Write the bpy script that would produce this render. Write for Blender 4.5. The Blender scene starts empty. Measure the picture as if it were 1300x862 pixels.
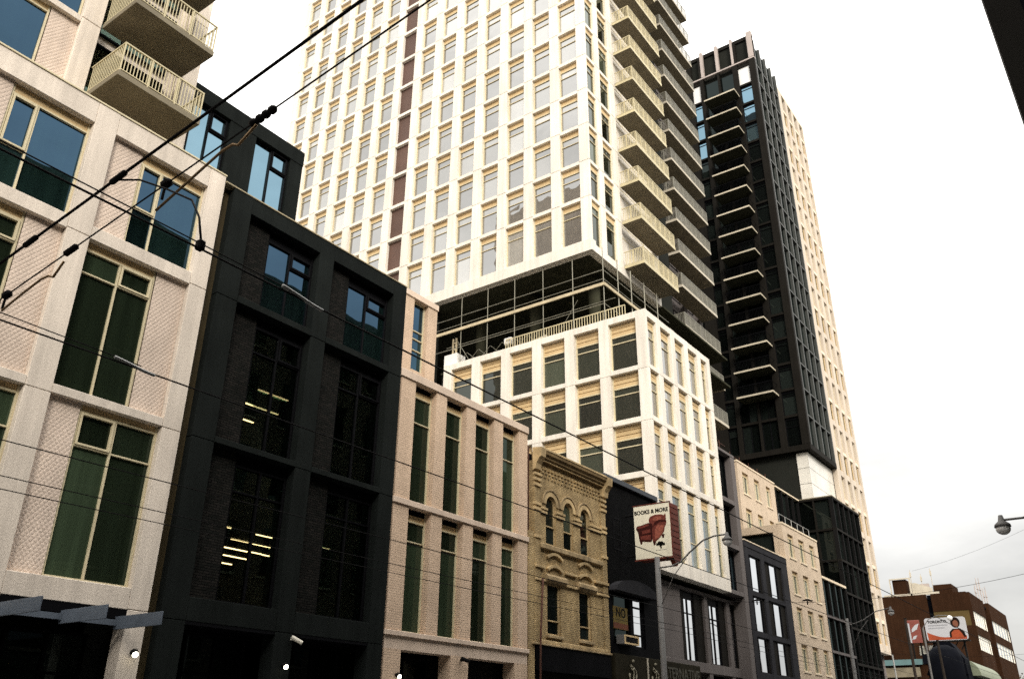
import bpy, bmesh, math, random
from mathutils import Vector, Matrix
random.seed(7)
R = math.radians
scene = bpy.context.scene
COL = scene.collection

# ------------------------------------------------------------------ camera
PITCH, ROLL, YAW, EYE = R(24.958), R(0.525), R(35.874), 1.7
cam_d = bpy.data.cameras.new('camera')
cam = bpy.data.objects.new('camera', cam_d)
COL.objects.link(cam)
cam_d.sensor_fit = 'HORIZONTAL'
cam_d.sensor_width = 36.0
cam_d.lens = 1083.18 / 1300.0 * 36.0
cam_d.clip_start = 0.1
cam_d.clip_end = 3000
_f = Vector((-math.sin(YAW) * math.cos(PITCH), math.cos(YAW) * math.cos(PITCH), math.sin(PITCH)))
_r = Vector((math.cos(YAW), math.sin(YAW), 0))
_u = _r.cross(_f)
_r2 = _r * math.cos(ROLL) + _u * math.sin(ROLL)
_u2 = -_r * math.sin(ROLL) + _u * math.cos(ROLL)
cam.matrix_world = Matrix(((_r2.x, _u2.x, -_f.x, 0), (_r2.y, _u2.y, -_f.y, 0), (_r2.z, _u2.z, -_f.z, EYE), (0, 0, 0, 1)))
scene.camera = cam

# ------------------------------------------------------------------ world, sun, exposure
SUN_TO = Vector((0.60, -0.60, 0.53)).normalized()
SUN_EL = math.asin(SUN_TO.z)
SUN_AZ = math.atan2(SUN_TO.x, SUN_TO.y)
world = bpy.data.worlds.new('World')
scene.world = world
world.use_nodes = True
wn, wl = world.node_tree.nodes, world.node_tree.links
bg = wn['Background']
bg.inputs['Strength'].default_value = 0.1
sky = wn.new('ShaderNodeTexSky')
sky.sky_type = 'NISHITA'
sky.sun_disc = False
sky.sun_elevation = SUN_EL
sky.sun_rotation = SUN_AZ
sky.dust_density = 3.0
tc = wn.new('ShaderNodeTexCoord')
sep = wn.new('ShaderNodeSeparateXYZ')
wl.new(tc.outputs['Generated'], sep.inputs[0])
def wmath(op, a, b=None, clamp=False):
    n = wn.new('ShaderNodeMath'); n.operation = op; n.use_clamp = clamp
    for k, v in enumerate((a, b)):
        if v is None: continue
        if isinstance(v, (int, float)): n.inputs[k].default_value = v
        else: wl.new(v, n.inputs[k])
    return n.outputs[0]
# an overcast dome: brighter overhead than at the horizon, with soft cloud texture all round
el = wmath('MAXIMUM', sep.outputs['Z'], 0.0)
grad = wmath('ADD', wmath('MULTIPLY', wmath('POWER', el, 1.35), 26.5), 3.9)
cn = wn.new('ShaderNodeTexNoise')
cn.inputs['Scale'].default_value = 2.6
cn.inputs['Detail'].default_value = 7
cn.inputs['Roughness'].default_value = 0.55
cmap = wn.new('ShaderNodeMapping')
cmap.inputs['Scale'].default_value = (1, 1, 2.6)
cmap.inputs['Location'].default_value = (3.1, 0.7, 0.2)
wl.new(tc.outputs['Generated'], cmap.inputs[0])
wl.new(cmap.outputs[0], cn.inputs['Vector'])
cmod = wmath('ADD', wmath('MULTIPLY', wmath('SUBTRACT', cn.outputs['Fac'], 0.5), 1.5), 1.0)
lum = wmath('MULTIPLY', grad, cmod)
ccol = wn.new('ShaderNodeCombineColor')
wl.new(lum, ccol.inputs[0])
wl.new(wmath('MULTIPLY', lum, 0.975), ccol.inputs[1])
wl.new(wmath('MULTIPLY', lum, 0.925), ccol.inputs[2])
mix = wn.new('ShaderNodeMix')
mix.data_type = 'RGBA'
mix.inputs['Factor'].default_value = 0.88
wl.new(sky.outputs[0], mix.inputs['A'])
wl.new(ccol.outputs[0], mix.inputs['B'])
wl.new(mix.outputs['Result'], bg.inputs['Color'])
sun_d = bpy.data.lights.new('sun', 'SUN')
sun_d.energy = 2.0
sun_d.angle = R(18)
sun_d.color = (1.0, 0.93, 0.82)
sun = bpy.data.objects.new('sun', sun_d)
COL.objects.link(sun)
sun.location = (30, -40, 90)
sun.rotation_euler = (-SUN_TO).to_track_quat('-Z', 'Y').to_euler()
scene.view_settings.view_transform = 'Standard'
scene.view_settings.look = 'None'
scene.view_settings.gamma = 1
scene.view_settings.exposure = 0.6
scene.view_settings.use_curve_mapping = False
scene.cycles.use_denoising = False
scene.cycles.max_bounces = 6
scene.cycles.transparent_max_bounces = 12

# ------------------------------------------------------------------ materials
MATS = {}
def _n(nt, t, **kw):
    n = nt.nodes.new(t)
    for k, v in kw.items(): setattr(n, k, v)
    return n
DARK_SPEC = 0.02
def mat(name, col, rough=0.8, var=0.12, scale=1.2, speck=0.0, speck_scale=60, streak=0.0, bump=0.0, bump_scale=80, spec=0.3, metal=0.0, brick=None, emit=None, rand=0.05):
    m = bpy.data.materials.new(name); m.use_nodes = True
    nt = m.node_tree; b = nt.nodes['Principled BSDF']; L = nt.links
    b.inputs['Roughness'].default_value = rough
    b.inputs['Specular IOR Level'].default_value = DARK_SPEC if max(col) < 0.05 and spec == 0.3 else spec
    b.inputs['Metallic'].default_value = metal
    geo = _n(nt, 'ShaderNodeNewGeometry')
    pos = geo.outputs['Position']
    rgb = _n(nt, 'ShaderNodeRGB'); rgb.outputs[0].default_value = (*col, 1)
    cur = rgb.outputs[0]
    bumps = []
    if brick:
        c2, mort, bw, rh, ms = brick
        s = _n(nt, 'ShaderNodeSeparateXYZ'); L.new(pos, s.inputs[0])
        a = _n(nt, 'ShaderNodeMath', operation='ADD'); L.new(s.outputs[0], a.inputs[0]); L.new(s.outputs[1], a.inputs[1])
        c = _n(nt, 'ShaderNodeCombineXYZ'); L.new(a.outputs[0], c.inputs[0]); L.new(s.outputs[2], c.inputs[1])
        bt = _n(nt, 'ShaderNodeTexBrick'); L.new(c.outputs[0], bt.inputs['Vector'])
        bt.inputs['Scale'].default_value = 1
        bt.inputs['Brick Width'].default_value = bw; bt.inputs['Row Height'].default_value = rh
        bt.inputs['Mortar Size'].default_value = ms; bt.inputs['Mortar Smooth'].default_value = 0.2
        bt.inputs['Color1'].default_value = (*col, 1); bt.inputs['Color2'].default_value = (*c2, 1); bt.inputs['Mortar'].default_value = (*mort, 1)
        cur = bt.outputs['Color']
        inv = _n(nt, 'ShaderNodeMath', operation='SUBTRACT'); inv.inputs[0].default_value = 1; L.new(bt.outputs['Fac'], inv.inputs[1])
        bumps.append((inv.outputs[0], 0.6, 0.012))
    def vary(cur, sc, amt, detail=4, vec=None):
        nz = _n(nt, 'ShaderNodeTexNoise'); nz.inputs['Scale'].default_value = sc; nz.inputs['Detail'].default_value = detail
        L.new(vec if vec is not None else pos, nz.inputs['Vector'])
        mr = _n(nt, 'ShaderNodeMapRange'); mr.inputs['From Min'].default_value = 0.3; mr.inputs['From Max'].default_value = 0.7
        mr.inputs['To Min'].default_value = 1 - amt; mr.inputs['To Max'].default_value = 1 + amt * 0.6
        L.new(nz.outputs['Fac'], mr.inputs['Value'])
        mx = _n(nt, 'ShaderNodeVectorMath', operation='SCALE'); L.new(cur, mx.inputs[0]); L.new(mr.outputs[0], mx.inputs['Scale'])
        return mx.outputs[0], nz.outputs['Fac']
    if var: cur, _ = vary(cur, scale, var)
    if speck: cur, _ = vary(cur, speck_scale, speck, 2)
    if streak:
        mp = _n(nt, 'ShaderNodeMapping'); mp.inputs['Scale'].default_value = (3.5, 3.5, 0.22); L.new(pos, mp.inputs[0])
        cur, _ = vary(cur, 1.0, streak, 5, mp.outputs[0])
    if rand:
        oi = _n(nt, 'ShaderNodeObjectInfo')
        mr = _n(nt, 'ShaderNodeMapRange'); mr.inputs['To Min'].default_value = 1-rand; mr.inputs['To Max'].default_value = 1+rand; L.new(oi.outputs['Random'], mr.inputs['Value'])
        mx = _n(nt, 'ShaderNodeVectorMath', operation='SCALE'); L.new(cur, mx.inputs[0]); L.new(mr.outputs[0], mx.inputs['Scale']); cur = mx.outputs[0]
    L.new(cur, b.inputs['Base Color'])
    if bump:
        nz = _n(nt, 'ShaderNodeTexNoise'); nz.inputs['Scale'].default_value = bump_scale; nz.inputs['Detail'].default_value = 3
        L.new(pos, nz.inputs['Vector']); bumps.append((nz.outputs['Fac'], bump, 0.01))
    last = None
    for h, st, d in bumps:
        bp = _n(nt, 'ShaderNodeBump'); bp.inputs['Strength'].default_value = st; bp.inputs['Distance'].default_value = d
        L.new(h, bp.inputs['Height'])
        if last: L.new(last, bp.inputs['Normal'])
        last = bp.outputs['Normal']
    if last: L.new(last, b.inputs['Normal'])
    if emit:
        b.inputs['Emission Color'].default_value = (*emit[0], 1); b.inputs['Emission Strength'].default_value = emit[1]
    MATS[name] = m
    return m
def glass(name, refl, tint, body, through=0.0, wob=0.012, ttint=(0.5, 0.62, 0.55), vary=2.2, folds=0.0):
    """coated glazing: mirror share rises towards grazing; 'through' is the share of see-through behind the reflection"""
    m = bpy.data.materials.new(name); m.use_nodes = True
    nt = m.node_tree; L = nt.links; nt.nodes.remove(nt.nodes['Principled BSDF'])
    out = nt.nodes['Material Output']
    gl = _n(nt, 'ShaderNodeBsdfGlossy'); gl.inputs['Color'].default_value = (*tint, 1); gl.inputs['Roughness'].default_value = 0.015
    geo = _n(nt, 'ShaderNodeNewGeometry')
    nz = _n(nt, 'ShaderNodeTexNoise'); nz.inputs['Scale'].default_value = 0.9; nz.inputs['Detail'].default_value = 1
    L.new(geo.outputs['Position'], nz.inputs['Vector'])
    bp = _n(nt, 'ShaderNodeBump'); bp.inputs['Strength'].default_value = 0.25; bp.inputs['Distance'].default_value = wob
    L.new(nz.outputs['Fac'], bp.inputs['Height']); L.new(bp.outputs['Normal'], gl.inputs['Normal'])
    df = _n(nt, 'ShaderNodeBsdfDiffuse')
    # the room behind differs from window to window
    oi = _n(nt, 'ShaderNodeObjectInfo')
    mr = _n(nt, 'ShaderNodeMapRange'); mr.inputs['To Min'].default_value = 0.3; mr.inputs['To Max'].default_value = vary
    pw = _n(nt, 'ShaderNodeMath', operation='POWER'); pw.inputs[1].default_value = 3.0; L.new(oi.outputs['Random'], pw.inputs[0]); L.new(pw.outputs[0], mr.inputs['Value'])
    sc = _n(nt, 'ShaderNodeVectorMath', operation='SCALE'); sc.inputs[0].default_value = body; L.new(mr.outputs[0], sc.inputs['Scale'])
    body_out = sc.outputs[0]
    if folds:
        mp = _n(nt, 'ShaderNodeMapping'); mp.inputs['Scale'].default_value = (5, 5, 0.12); L.new(geo.outputs['Position'], mp.inputs[0])
        n2 = _n(nt, 'ShaderNodeTexNoise'); n2.inputs['Scale'].default_value = 1.0; n2.inputs['Detail'].default_value = 3; L.new(mp.outputs[0], n2.inputs['Vector'])
        m2 = _n(nt, 'ShaderNodeMapRange'); m2.inputs['From Min'].default_value = 0.3; m2.inputs['From Max'].default_value = 0.7
        m2.inputs['To Min'].default_value = 1-folds; m2.inputs['To Max'].default_value = 1+folds; L.new(n2.outputs['Fac'], m2.inputs['Value'])
        s2 = _n(nt, 'ShaderNodeVectorMath', operation='SCALE'); L.new(body_out, s2.inputs[0]); L.new(m2.outputs[0], s2.inputs['Scale']); body_out = s2.outputs[0]
    L.new(body_out, df.inputs['Color'])
    base = df.outputs[0]
    if through:
        tr = _n(nt, 'ShaderNodeBsdfTransparent'); tr.inputs['Color'].default_value = (*ttint, 1)
        mx = _n(nt, 'ShaderNodeMixShader'); mx.inputs[0].default_value = through
        L.new(base, mx.inputs[1]); L.new(tr.outputs[0], mx.inputs[2]); base = mx.outputs[0]
    fr = _n(nt, 'ShaderNodeLayerWeight'); fr.inputs['Blend'].default_value = 0.35
    ma = _n(nt, 'ShaderNodeMath', operation='MULTIPLY_ADD'); ma.use_clamp = True
    L.new(fr.outputs['Fresnel'], ma.inputs[0]); ma.inputs[1].default_value = 0.9; ma.inputs[2].default_value = refl
    mx = _n(nt, 'ShaderNodeMixShader'); L.new(ma.outputs[0], mx.inputs[0]); L.new(base, mx.inputs[1]); L.new(gl.outputs[0], mx.inputs[2])
    L.new(mx.outputs[0], out.inputs['Surface'])
    MATS[name] = m
    return m

mat('precast', (0.725, 0.64, 0.55), 0.85, 0.10, 0.7, 0.12, 24, 0.16, 0.5, 40)
mat('precast_panel', (0.70, 0.575, 0.48), 0.9, 0.12, 0.8, 0.12, 24, 0.10, 0.3, 60)
mat('tower_white', (0.80, 0.745, 0.66), 0.8, 0.08, 0.35, 0.07, 12, 0.13, 0.1, 40, rand=0.06)
mat('slab_cream', (0.60, 0.515, 0.42), 0.8, 0.08, 0.35, 0.06, 12, 0.12, 0.1, 40, rand=0.06)
mat('tower_cap', (0.80, 0.70, 0.54), 0.8, 0.06, 0.5)
mat('cream_frame', (0.62, 0.54, 0.36), 0.5, 0.08, 2.0, 0.05, 40)
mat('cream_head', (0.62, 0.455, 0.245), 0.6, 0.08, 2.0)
mat('cream_rail', (0.56, 0.49, 0.31), 0.55, 0.1, 2.0)
mat('charcoal', (0.0125, 0.0148, 0.0140), 0.75, 0.18, 0.8, 0.25, 50, 0.16, 0.3, 70)
mat('charcoal_brick', (0.011, 0.0118, 0.0105), 0.85, 0.2, 1.0, brick=((0.022, 0.020, 0.018), (0.006, 0.006, 0.006), 0.21, 0.075, 0.011))
mat('charcoal_frame', (0.006, 0.006, 0.007), 0.45, 0.1, 2.0)
mat('pink_brick', (0.62, 0.455, 0.325), 0.85, 0.12, 0.8, streak=0.08, brick=((0.68, 0.50, 0.36), (0.50, 0.385, 0.285), 0.21, 0.083, 0.010))
mat('pink_stone', (0.68, 0.54, 0.43), 0.85, 0.1, 0.9, 0.1, 40, 0.10, 0.2, 60)
mat('yellow_brick', (0.52, 0.38, 0.19), 0.9, 0.32, 0.9, 0.1, 20, 0.2, brick=((0.38, 0.265, 0.12), (0.23, 0.17, 0.10), 0.21, 0.078, 0.012))
mat('yellow_stone', (0.52, 0.38, 0.20), 0.85, 0.38, 1.6, 0.1, 30, 0.25, 0.3, 30)
mat('grime_stone', (0.38, 0.28, 0.155), 0.9, 0.42, 1.6, 0.15, 30, 0.25, 0.3, 30)
mat('black_paint', (0.005, 0.005, 0.006), 0.6, 0.3, 1.0)
mat('black_brick', (0.006, 0.006, 0.007), 0.8, 0.3, 1.0, brick=((0.008, 0.008, 0.008), (0.004, 0.004, 0.004), 0.21, 0.075, 0.01))
mat('dark_red_brick', (0.085, 0.030, 0.020), 0.9, 0.2, 1.0, brick=((0.11, 0.042, 0.026), (0.06, 0.04, 0.03), 0.21, 0.075, 0.01))
mat('flashing', (0.035, 0.042, 0.052), 0.45, 0.15, 2.0, metal=0.3)
mat('grey_stone', (0.13, 0.113, 0.108), 0.8, 0.12, 0.8, 0.15, 40, 0.12, 0.2, 60)
mat('slate_stone', (0.034, 0.034, 0.038), 0.75, 0.15, 0.8, 0.15, 40, 0.1, 0.2, 60)
mat('beige_brick', (0.58, 0.46, 0.335), 0.85, 0.08, 0.8, streak=0.08, brick=((0.63, 0.50, 0.37), (0.52, 0.42, 0.32), 0.21, 0.083, 0.010))
mat('beige_sill', (0.72, 0.60, 0.44), 0.8, 0.06, 1.0)
mat('black_metal', (0.011, 0.0105, 0.0105), 0.5, 0.15, 1.0, 0.1, 30)
mat('bronze_dark', (0.0145, 0.0130, 0.0110), 0.55, 0.15, 0.7, streak=0.12)
mat('pale_pier', (0.42, 0.36, 0.33), 0.7, 0.1, 0.7)
mat('concrete', (0.21, 0.18, 0.125), 0.9, 0.2, 1.3, 0.1, 40, 0.0, 0.3, 40)
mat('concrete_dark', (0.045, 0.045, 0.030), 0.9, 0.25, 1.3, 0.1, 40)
mat('concrete_edge', (0.50, 0.45, 0.36), 0.85, 0.12, 1.3)
mat('slab_edge_tan', (0.52, 0.46, 0.35), 0.8, 0.15, 1.3, rand=0.12)
mat('slab_white', (0.72, 0.68, 0.58), 0.8, 0.08, 1.3)
mat('rail_grey', (0.22, 0.21, 0.17), 0.5, 0.1, 1.0)
mat('brown_brick', (0.034, 0.0145, 0.007), 0.9, 0.18, 0.5, streak=0.15, brick=((0.042, 0.018, 0.009), (0.030, 0.018, 0.011), 0.21, 0.075, 0.01))
mat('brown_olive', (0.085, 0.055, 0.016), 0.9, 0.2, 0.6)
mat('galvanised', (0.36, 0.36, 0.35), 0.45, 0.15, 2.0, metal=0.5)
mat('pole_grey', (0.13, 0.125, 0.12), 0.6, 0.15, 2.0)
mat('scaffold_steel', (0.26, 0.25, 0.20), 0.5, 0.2, 2.0, metal=0.3)
mat('timber', (0.50, 0.42, 0.28), 0.8, 0.2, 3.0)
mat('wire_black', (0.012, 0.011, 0.011), 0.5, 0.1, 3.0)
mat('wire_brass', (0.24, 0.15, 0.07), 0.45, 0.1, 3.0, metal=0.5)
mat('blue_steel', (0.10, 0.12, 0.15), 0.5, 0.15, 2.0)
mat('sign_face', (0.80, 0.75, 0.60), 0.5, 0.06, 3.0, streak=0.06)
mat('sign_red', (0.13, 0.028, 0.016), 0.7, 0.25, 4.0)
mat('ink', (0.012, 0.011, 0.010), 0.6, 0)
mat('chair_red', (0.15, 0.030, 0.020), 0.55, 0.35, 9.0)
mat('chair_light', (0.30, 0.085, 0.055), 0.55, 0.35, 9.0)
mat('chair_dark', (0.045, 0.012, 0.010), 0.6, 0.2, 9.0)
mat('poster_yellow', (0.15, 0.10, 0.012), 0.6, 0.2, 3.0)
mat('poster_orange', (0.14, 0.035, 0.008), 0.6, 0.2, 3.0)
mat('shop_band', (0.022, 0.019, 0.012), 0.6, 0.3, 1.5)
mat('shop_letters', (0.26, 0.235, 0.17), 0.6, 0.1, 2.0)
mat('shop_letters_dim', (0.055, 0.05, 0.035), 0.6, 0.1, 2.0)
mat('bill_white', (0.40, 0.40, 0.42), 0.5, 0.04, 1.0)
mat('bill_orange', (0.30, 0.055, 0.018), 0.5, 0.2, 1.0)
mat('bill_red', (0.20, 0.055, 0.042), 0.5, 0.3, 0.8)
mat('bill_skin', (0.16, 0.055, 0.028), 0.6, 0.1, 1.0)
mat('bill_hair', (0.015, 0.009, 0.007), 0.7, 0.1, 1.0)
mat('bill_grey', (0.25, 0.25, 0.27), 0.6, 0.0)
mat('teal_metal', (0.025, 0.07, 0.07), 0.5, 0.2, 1.0)
mat('pale_green_metal', (0.17, 0.19, 0.13), 0.5, 0.12, 1.0, streak=0.1)
mat('roof_dark', (0.004, 0.0045, 0.007), 0.7, 0.2, 1.0)
mat('asphalt', (0.05, 0.05, 0.052), 0.9, 0.2, 0.8, 0.3, 80, bump=0.5)
mat('pavement', (0.17, 0.165, 0.155), 0.9, 0.15, 0.6, 0.1, 60, bump=0.3)
mat('kerb_stone', (0.32, 0.31, 0.29), 0.9, 0.15, 0.6)
mat('steel_rail', (0.25, 0.23, 0.21), 0.35, 0.1, 2, metal=0.9)
mat('room_dark', (0.020, 0.021, 0.018), 0.9, 0.1, 1.0)
mat('room_wall', (0.065, 0.055, 0.028), 0.9, 0.2, 1.0)
mat('curtain', (0.70, 0.76, 0.66), 0.9, 0.2, 2.0, streak=0.2)
mat('curtain_dark', (0.46, 0.52, 0.38), 0.9, 0.25, 2.0, streak=0.25)
mat('curtain_white', (0.75, 0.74, 0.72), 0.9, 0.05, 1.0)
mat('opp_brick', (0.05, 0.040, 0.030), 0.9, 0.2, 0.5, brick=((0.06, 0.045, 0.03), (0.04, 0.035, 0.03), 0.21, 0.075, 0.01))
mat('opp_dark', (0.035, 0.042, 0.036), 0.8, 0.2, 0.5)
mat('opp_cream', (0.12, 0.11, 0.085), 0.8, 0.2, 0.5)
mat('bark', (0.03, 0.024, 0.02), 0.9, 0.2, 2.0)
mat('leaf', (0.09, 0.075, 0.05), 0.8, 0.2, 2.0)
mat('lamp_lit', (0.9, 0.85, 0.7), 0.4, 0, emit=((1.0, 0.93, 0.72), 6.0))
mat('strip_lit', (0.9, 0.8, 0.6), 0.4, 0, emit=((1.0, 0.78, 0.40), 3.6))
mat('lamp_glass', (0.75, 0.73, 0.70), 0.15, 0, spec=0.8)
mat('frit_glass', (0.78, 0.75, 0.68), 0.2, 0.15, 0.5, spec=0.6)
mat('strip_brown', (0.105, 0.060, 0.046), 0.7, 0.15, 0.7, rand=0.12)
mat('side_brown', (0.050, 0.036, 0.014), 0.8, 0.2, 1.0)
mat('mullion_grey', (0.055, 0.058, 0.054), 0.5, 0.15, 1.0)
mat('cornice_brown', (0.20, 0.135, 0.062), 0.9, 0.35, 1.2, 0.2, 14, 0.2)
mat('cornice_tan', (0.36, 0.30, 0.19), 0.7, 0.2, 1.5)
glass('glass_blue_sky', 0.07, (0.26, 0.50, 0.80), (0.008, 0.018, 0.015), vary=2.0, folds=0.3)  # coating tint also carries the blue of a clear sky's reflection
glass('glass_dark', 0.0, (0.40, 0.55, 0.50), (0.006, 0.008, 0.006), 0.94, ttint=(0.93, 0.92, 0.86))
glass('glass_tower', 0.28, (0.88, 0.875, 0.86), (0.045, 0.045, 0.042), wob=0.03, vary=7.0)
glass('glass_podium', 0.05, (0.70, 0.74, 0.70), (0.010, 0.012, 0.008), wob=0.02, vary=5.0)
glass('glass_sky_tint', 0.30, (0.40, 0.66, 0.84), (0.02, 0.03, 0.03))  # blue sky reflection put into the mirror colour, on a tinted coating
glass('glass_pale', 0.22, (0.72, 0.84, 0.92), (0.03, 0.032, 0.03), wob=0.02, vary=6.0)
glass('glass_black', 0.015, (0.30, 0.38, 0.38), (0.007, 0.009, 0.008))
glass('glass_shop', 0.78, (0.93, 0.96, 1.0), (0.02, 0.022, 0.02))
glass('glass_green', 0.02, (0.45, 0.58, 0.50), (0.027, 0.040, 0.023), vary=1.6, folds=0.22)

# ------------------------------------------------------------------ mesh helpers
class MB:
    def __init__(s): s.v, s.f = [], []
    def add(s, vs, fs):
        k = len(s.v); s.v += [tuple(p) for p in vs]; s.f += [tuple(i + k for i in q) for q in fs]; return s
    def box(s, x0, x1, y0, y1, z0, z1, c=0.0):
        if x0 > x1: x0, x1 = x1, x0
        if y0 > y1: y0, y1 = y1, y0
        if z0 > z1: z0, z1 = z1, z0
        if not c:
            return s.add([(x0,y0,z0),(x1,y0,z0),(x1,y1,z0),(x0,y1,z0),(x0,y0,z1),(x1,y0,z1),(x1,y1,z1),(x0,y1,z1)],
                         [(3,2,1,0),(4,5,6,7),(0,1,5,4),(1,2,6,5),(2,3,7,6),(3,0,4,7)])
        lo, hi = (x0,y0,z0), (x1,y1,z1)
        vs, idx = [], {}
        for sx in (0,1):
            for sy in (0,1):
                for sz in (0,1):
                    sg = (sx,sy,sz)
                    for a in range(3):
                        p = [0,0,0]
                        for k in range(3):
                            base = hi[k] if sg[k] else lo[k]
                            p[k] = base if k == a else base + (-c if sg[k] else c)
                        idx[(sg,a)] = len(vs); vs.append(tuple(p))
        fs = []
        for a in range(3):
            b, d = [k for k in range(3) if k != a]
            for sa in (0,1):
                q = []
                for sb, sd in ((0,0),(1,0),(1,1),(0,1)):
                    sg = [0,0,0]; sg[a] = sa; sg[b] = sb; sg[d] = sd; q.append(idx[(tuple(sg),a)])
                fs.append(tuple(q))
            for sb in (0,1):
                for sd in (0,1):
                    g0 = [0,0,0]; g0[b] = sb; g0[d] = sd; g1 = list(g0); g1[a] = 1
                    g0, g1 = tuple(g0), tuple(g1)
                    fs.append((idx[(g0,b)], idx[(g1,b)], idx[(g1,d)], idx[(g0,d)]))
        for sx in (0,1):
            for sy in (0,1):
                for sz in (0,1): fs.append(tuple(idx[((sx,sy,sz),a)] for a in range(3)))
        return s.add(vs, fs)
    def prism(s, poly, axis, a0, a1):
        """extrude a 2-D outline along axis (0: outline is y,z; 1: outline is x,z; 2: outline is x,y)"""
        n = len(poly)
        def P(p, a): return ((a, p[0], p[1]), (p[0], a, p[1]), (p[0], p[1], a))[axis]
        vs = [P(p, a0) for p in poly] + [P(p, a1) for p in poly]
        return s.add(vs, [tuple(range(n)), tuple(range(2*n-1, n-1, -1))] + [(i, (i+1) % n, (i+1) % n + n, i + n) for i in range(n)])
    def tube(s, pts, r, n=8, cap=True):
        pts = [Vector(p) for p in pts]
        rs = r if isinstance(r, (list, tuple)) else [r] * len(pts)
        k = len(s.v); up = Vector((0.13, 0.21, 0.97))
        for i, p in enumerate(pts):
            t = (pts[min(i+1, len(pts)-1)] - pts[max(i-1, 0)]).normalized()
            a = t.cross(up)
            if a.length < 0.05: a = t.cross(Vector((1, 0, 0)))
            a.normalize(); b = t.cross(a)
            for j in range(n):
                w = 2 * math.pi * j / n
                s.v.append(tuple(p + (a * math.cos(w) + b * math.sin(w)) * rs[i]))
        for i in range(len(pts) - 1):
            for j in range(n):
                j2 = (j + 1) % n
                s.f.append((k+i*n+j, k+i*n+j2, k+(i+1)*n+j2, k+(i+1)*n+j))
        if cap:
            s.f.append(tuple(k + j for j in range(n))); e = k + (len(pts)-1) * n
            s.f.append(tuple(e + j for j in range(n-1, -1, -1)))
        return s
    def ball(s, c, r, n=10, m=6, sz=1.0):
        k = len(s.v)
        for i in range(m + 1):
            th = math.pi * i / m
            for j in range(n):
                w = 2 * math.pi * j / n
                s.v.append((c[0] + r*math.sin(th)*math.cos(w), c[1] + r*math.sin(th)*math.sin(w), c[2] + r*sz*math.cos(th)))
        for i in range(m):
            for j in range(n):
                s.f.append((k+i*n+j, k+i*n+(j+1)%n, k+(i+1)*n+(j+1)%n, k+(i+1)*n+j))
        return s
    def ring(s, cy, cz, r0, r1, x0, x1, a0=0.0, a1=math.pi, n=14):
        """arched band in the y-z plane, extruded in x"""
        k = len(s.v)
        for i in range(n + 1):
            a = a0 + (a1 - a0) * i / n
            for rr in (r0, r1):
                for xx in (x0, x1): s.v.append((xx, cy - rr*math.cos(a), cz + rr*math.sin(a)))
        for i in range(n):
            p, q = k + 4*i, k + 4*(i+1)
            s.f += [(p, p+1, q+1, q), (p+2, q+2, q+3, p+3), (p, q, q+2, p+2), (p+1, p+3, q+3, q+1)]
        s.f += [(k, k+2, k+3, k+1), (k+4*n, k+4*n+1, k+4*n+3, k+4*n+2)]
        return s
    def mesh(s, name, off=(0, 0, 0), smooth=False):
        bm = bmesh.new()
        vs = [bm.verts.new((p[0]-off[0], p[1]-off[1], p[2]-off[2])) for p in s.v]
        for q in s.f:
            try: bm.faces.new([vs[i] for i in q])
            except ValueError: pass
        if smooth: bmesh.ops.remove_doubles(bm, verts=bm.verts, dist=1e-5)
        bmesh.ops.recalc_face_normals(bm, faces=bm.faces)
        me = bpy.data.meshes.new(name); bm.to_mesh(me); bm.free()
        if smooth:
            for p in me.polygons: p.use_smooth = True
        return me

def B(*a, c=0.0): return MB().box(*a, c=c)

def tagit(o, label, cat, group=None, kind=None):
    if label: o['label'] = label
    if cat: o['category'] = cat
    if group: o['group'] = group
    if kind: o['kind'] = kind
    return o
def thing(name, label, cat, loc=(0, 0, 0), group=None):
    o = bpy.data.objects.new(name, None); COL.objects.link(o); o.location = loc
    o.empty_display_size = 0.5
    return tagit(o, label, cat, group)
def wloc(o):
    p = Vector(o.location)
    while o.parent: o = o.parent; p += Vector(o.location)
    return p
def part(parent, name, mb, m, smooth=False, label=None):
    """mesh given in world coordinates, child of parent (parents here carry no rotation)"""
    off = wloc(parent) if parent else Vector((0, 0, 0))
    me = mb.mesh(name, off, smooth) if isinstance(mb, MB) else mb
    me.materials.append(MATS[m])
    o = bpy.data.objects.new(name, me); COL.objects.link(o)
    if parent: o.parent = parent
    if label: o['label'] = label
    return o
def inst(parent, name, me, wpos, rz=0.0):
    """shared mesh at a world position under parent"""
    o = bpy.data.objects.new(name, me); COL.objects.link(o)
    o.parent = parent; o.location = Vector(wpos) - wloc(parent); o.rotation_euler = (0, 0, rz)
    return o
def sub(parent, name, me):
    o = bpy.data.objects.new(name, me); COL.objects.link(o); o.parent = parent
    return o
def solo(name, mb, m, label, cat, group=None, kind=None, smooth=False):
    me = mb.mesh(name, (0, 0, 0), smooth); me.materials.append(MATS[m])
    o = bpy.data.objects.new(name, me); COL.objects.link(o)
    return tagit(o, label, cat, group, kind)
def mm(mb, name, m, smooth=False):
    me = mb.mesh(name, (0, 0, 0), smooth); me.materials.append(MATS[m]); return me

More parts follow.
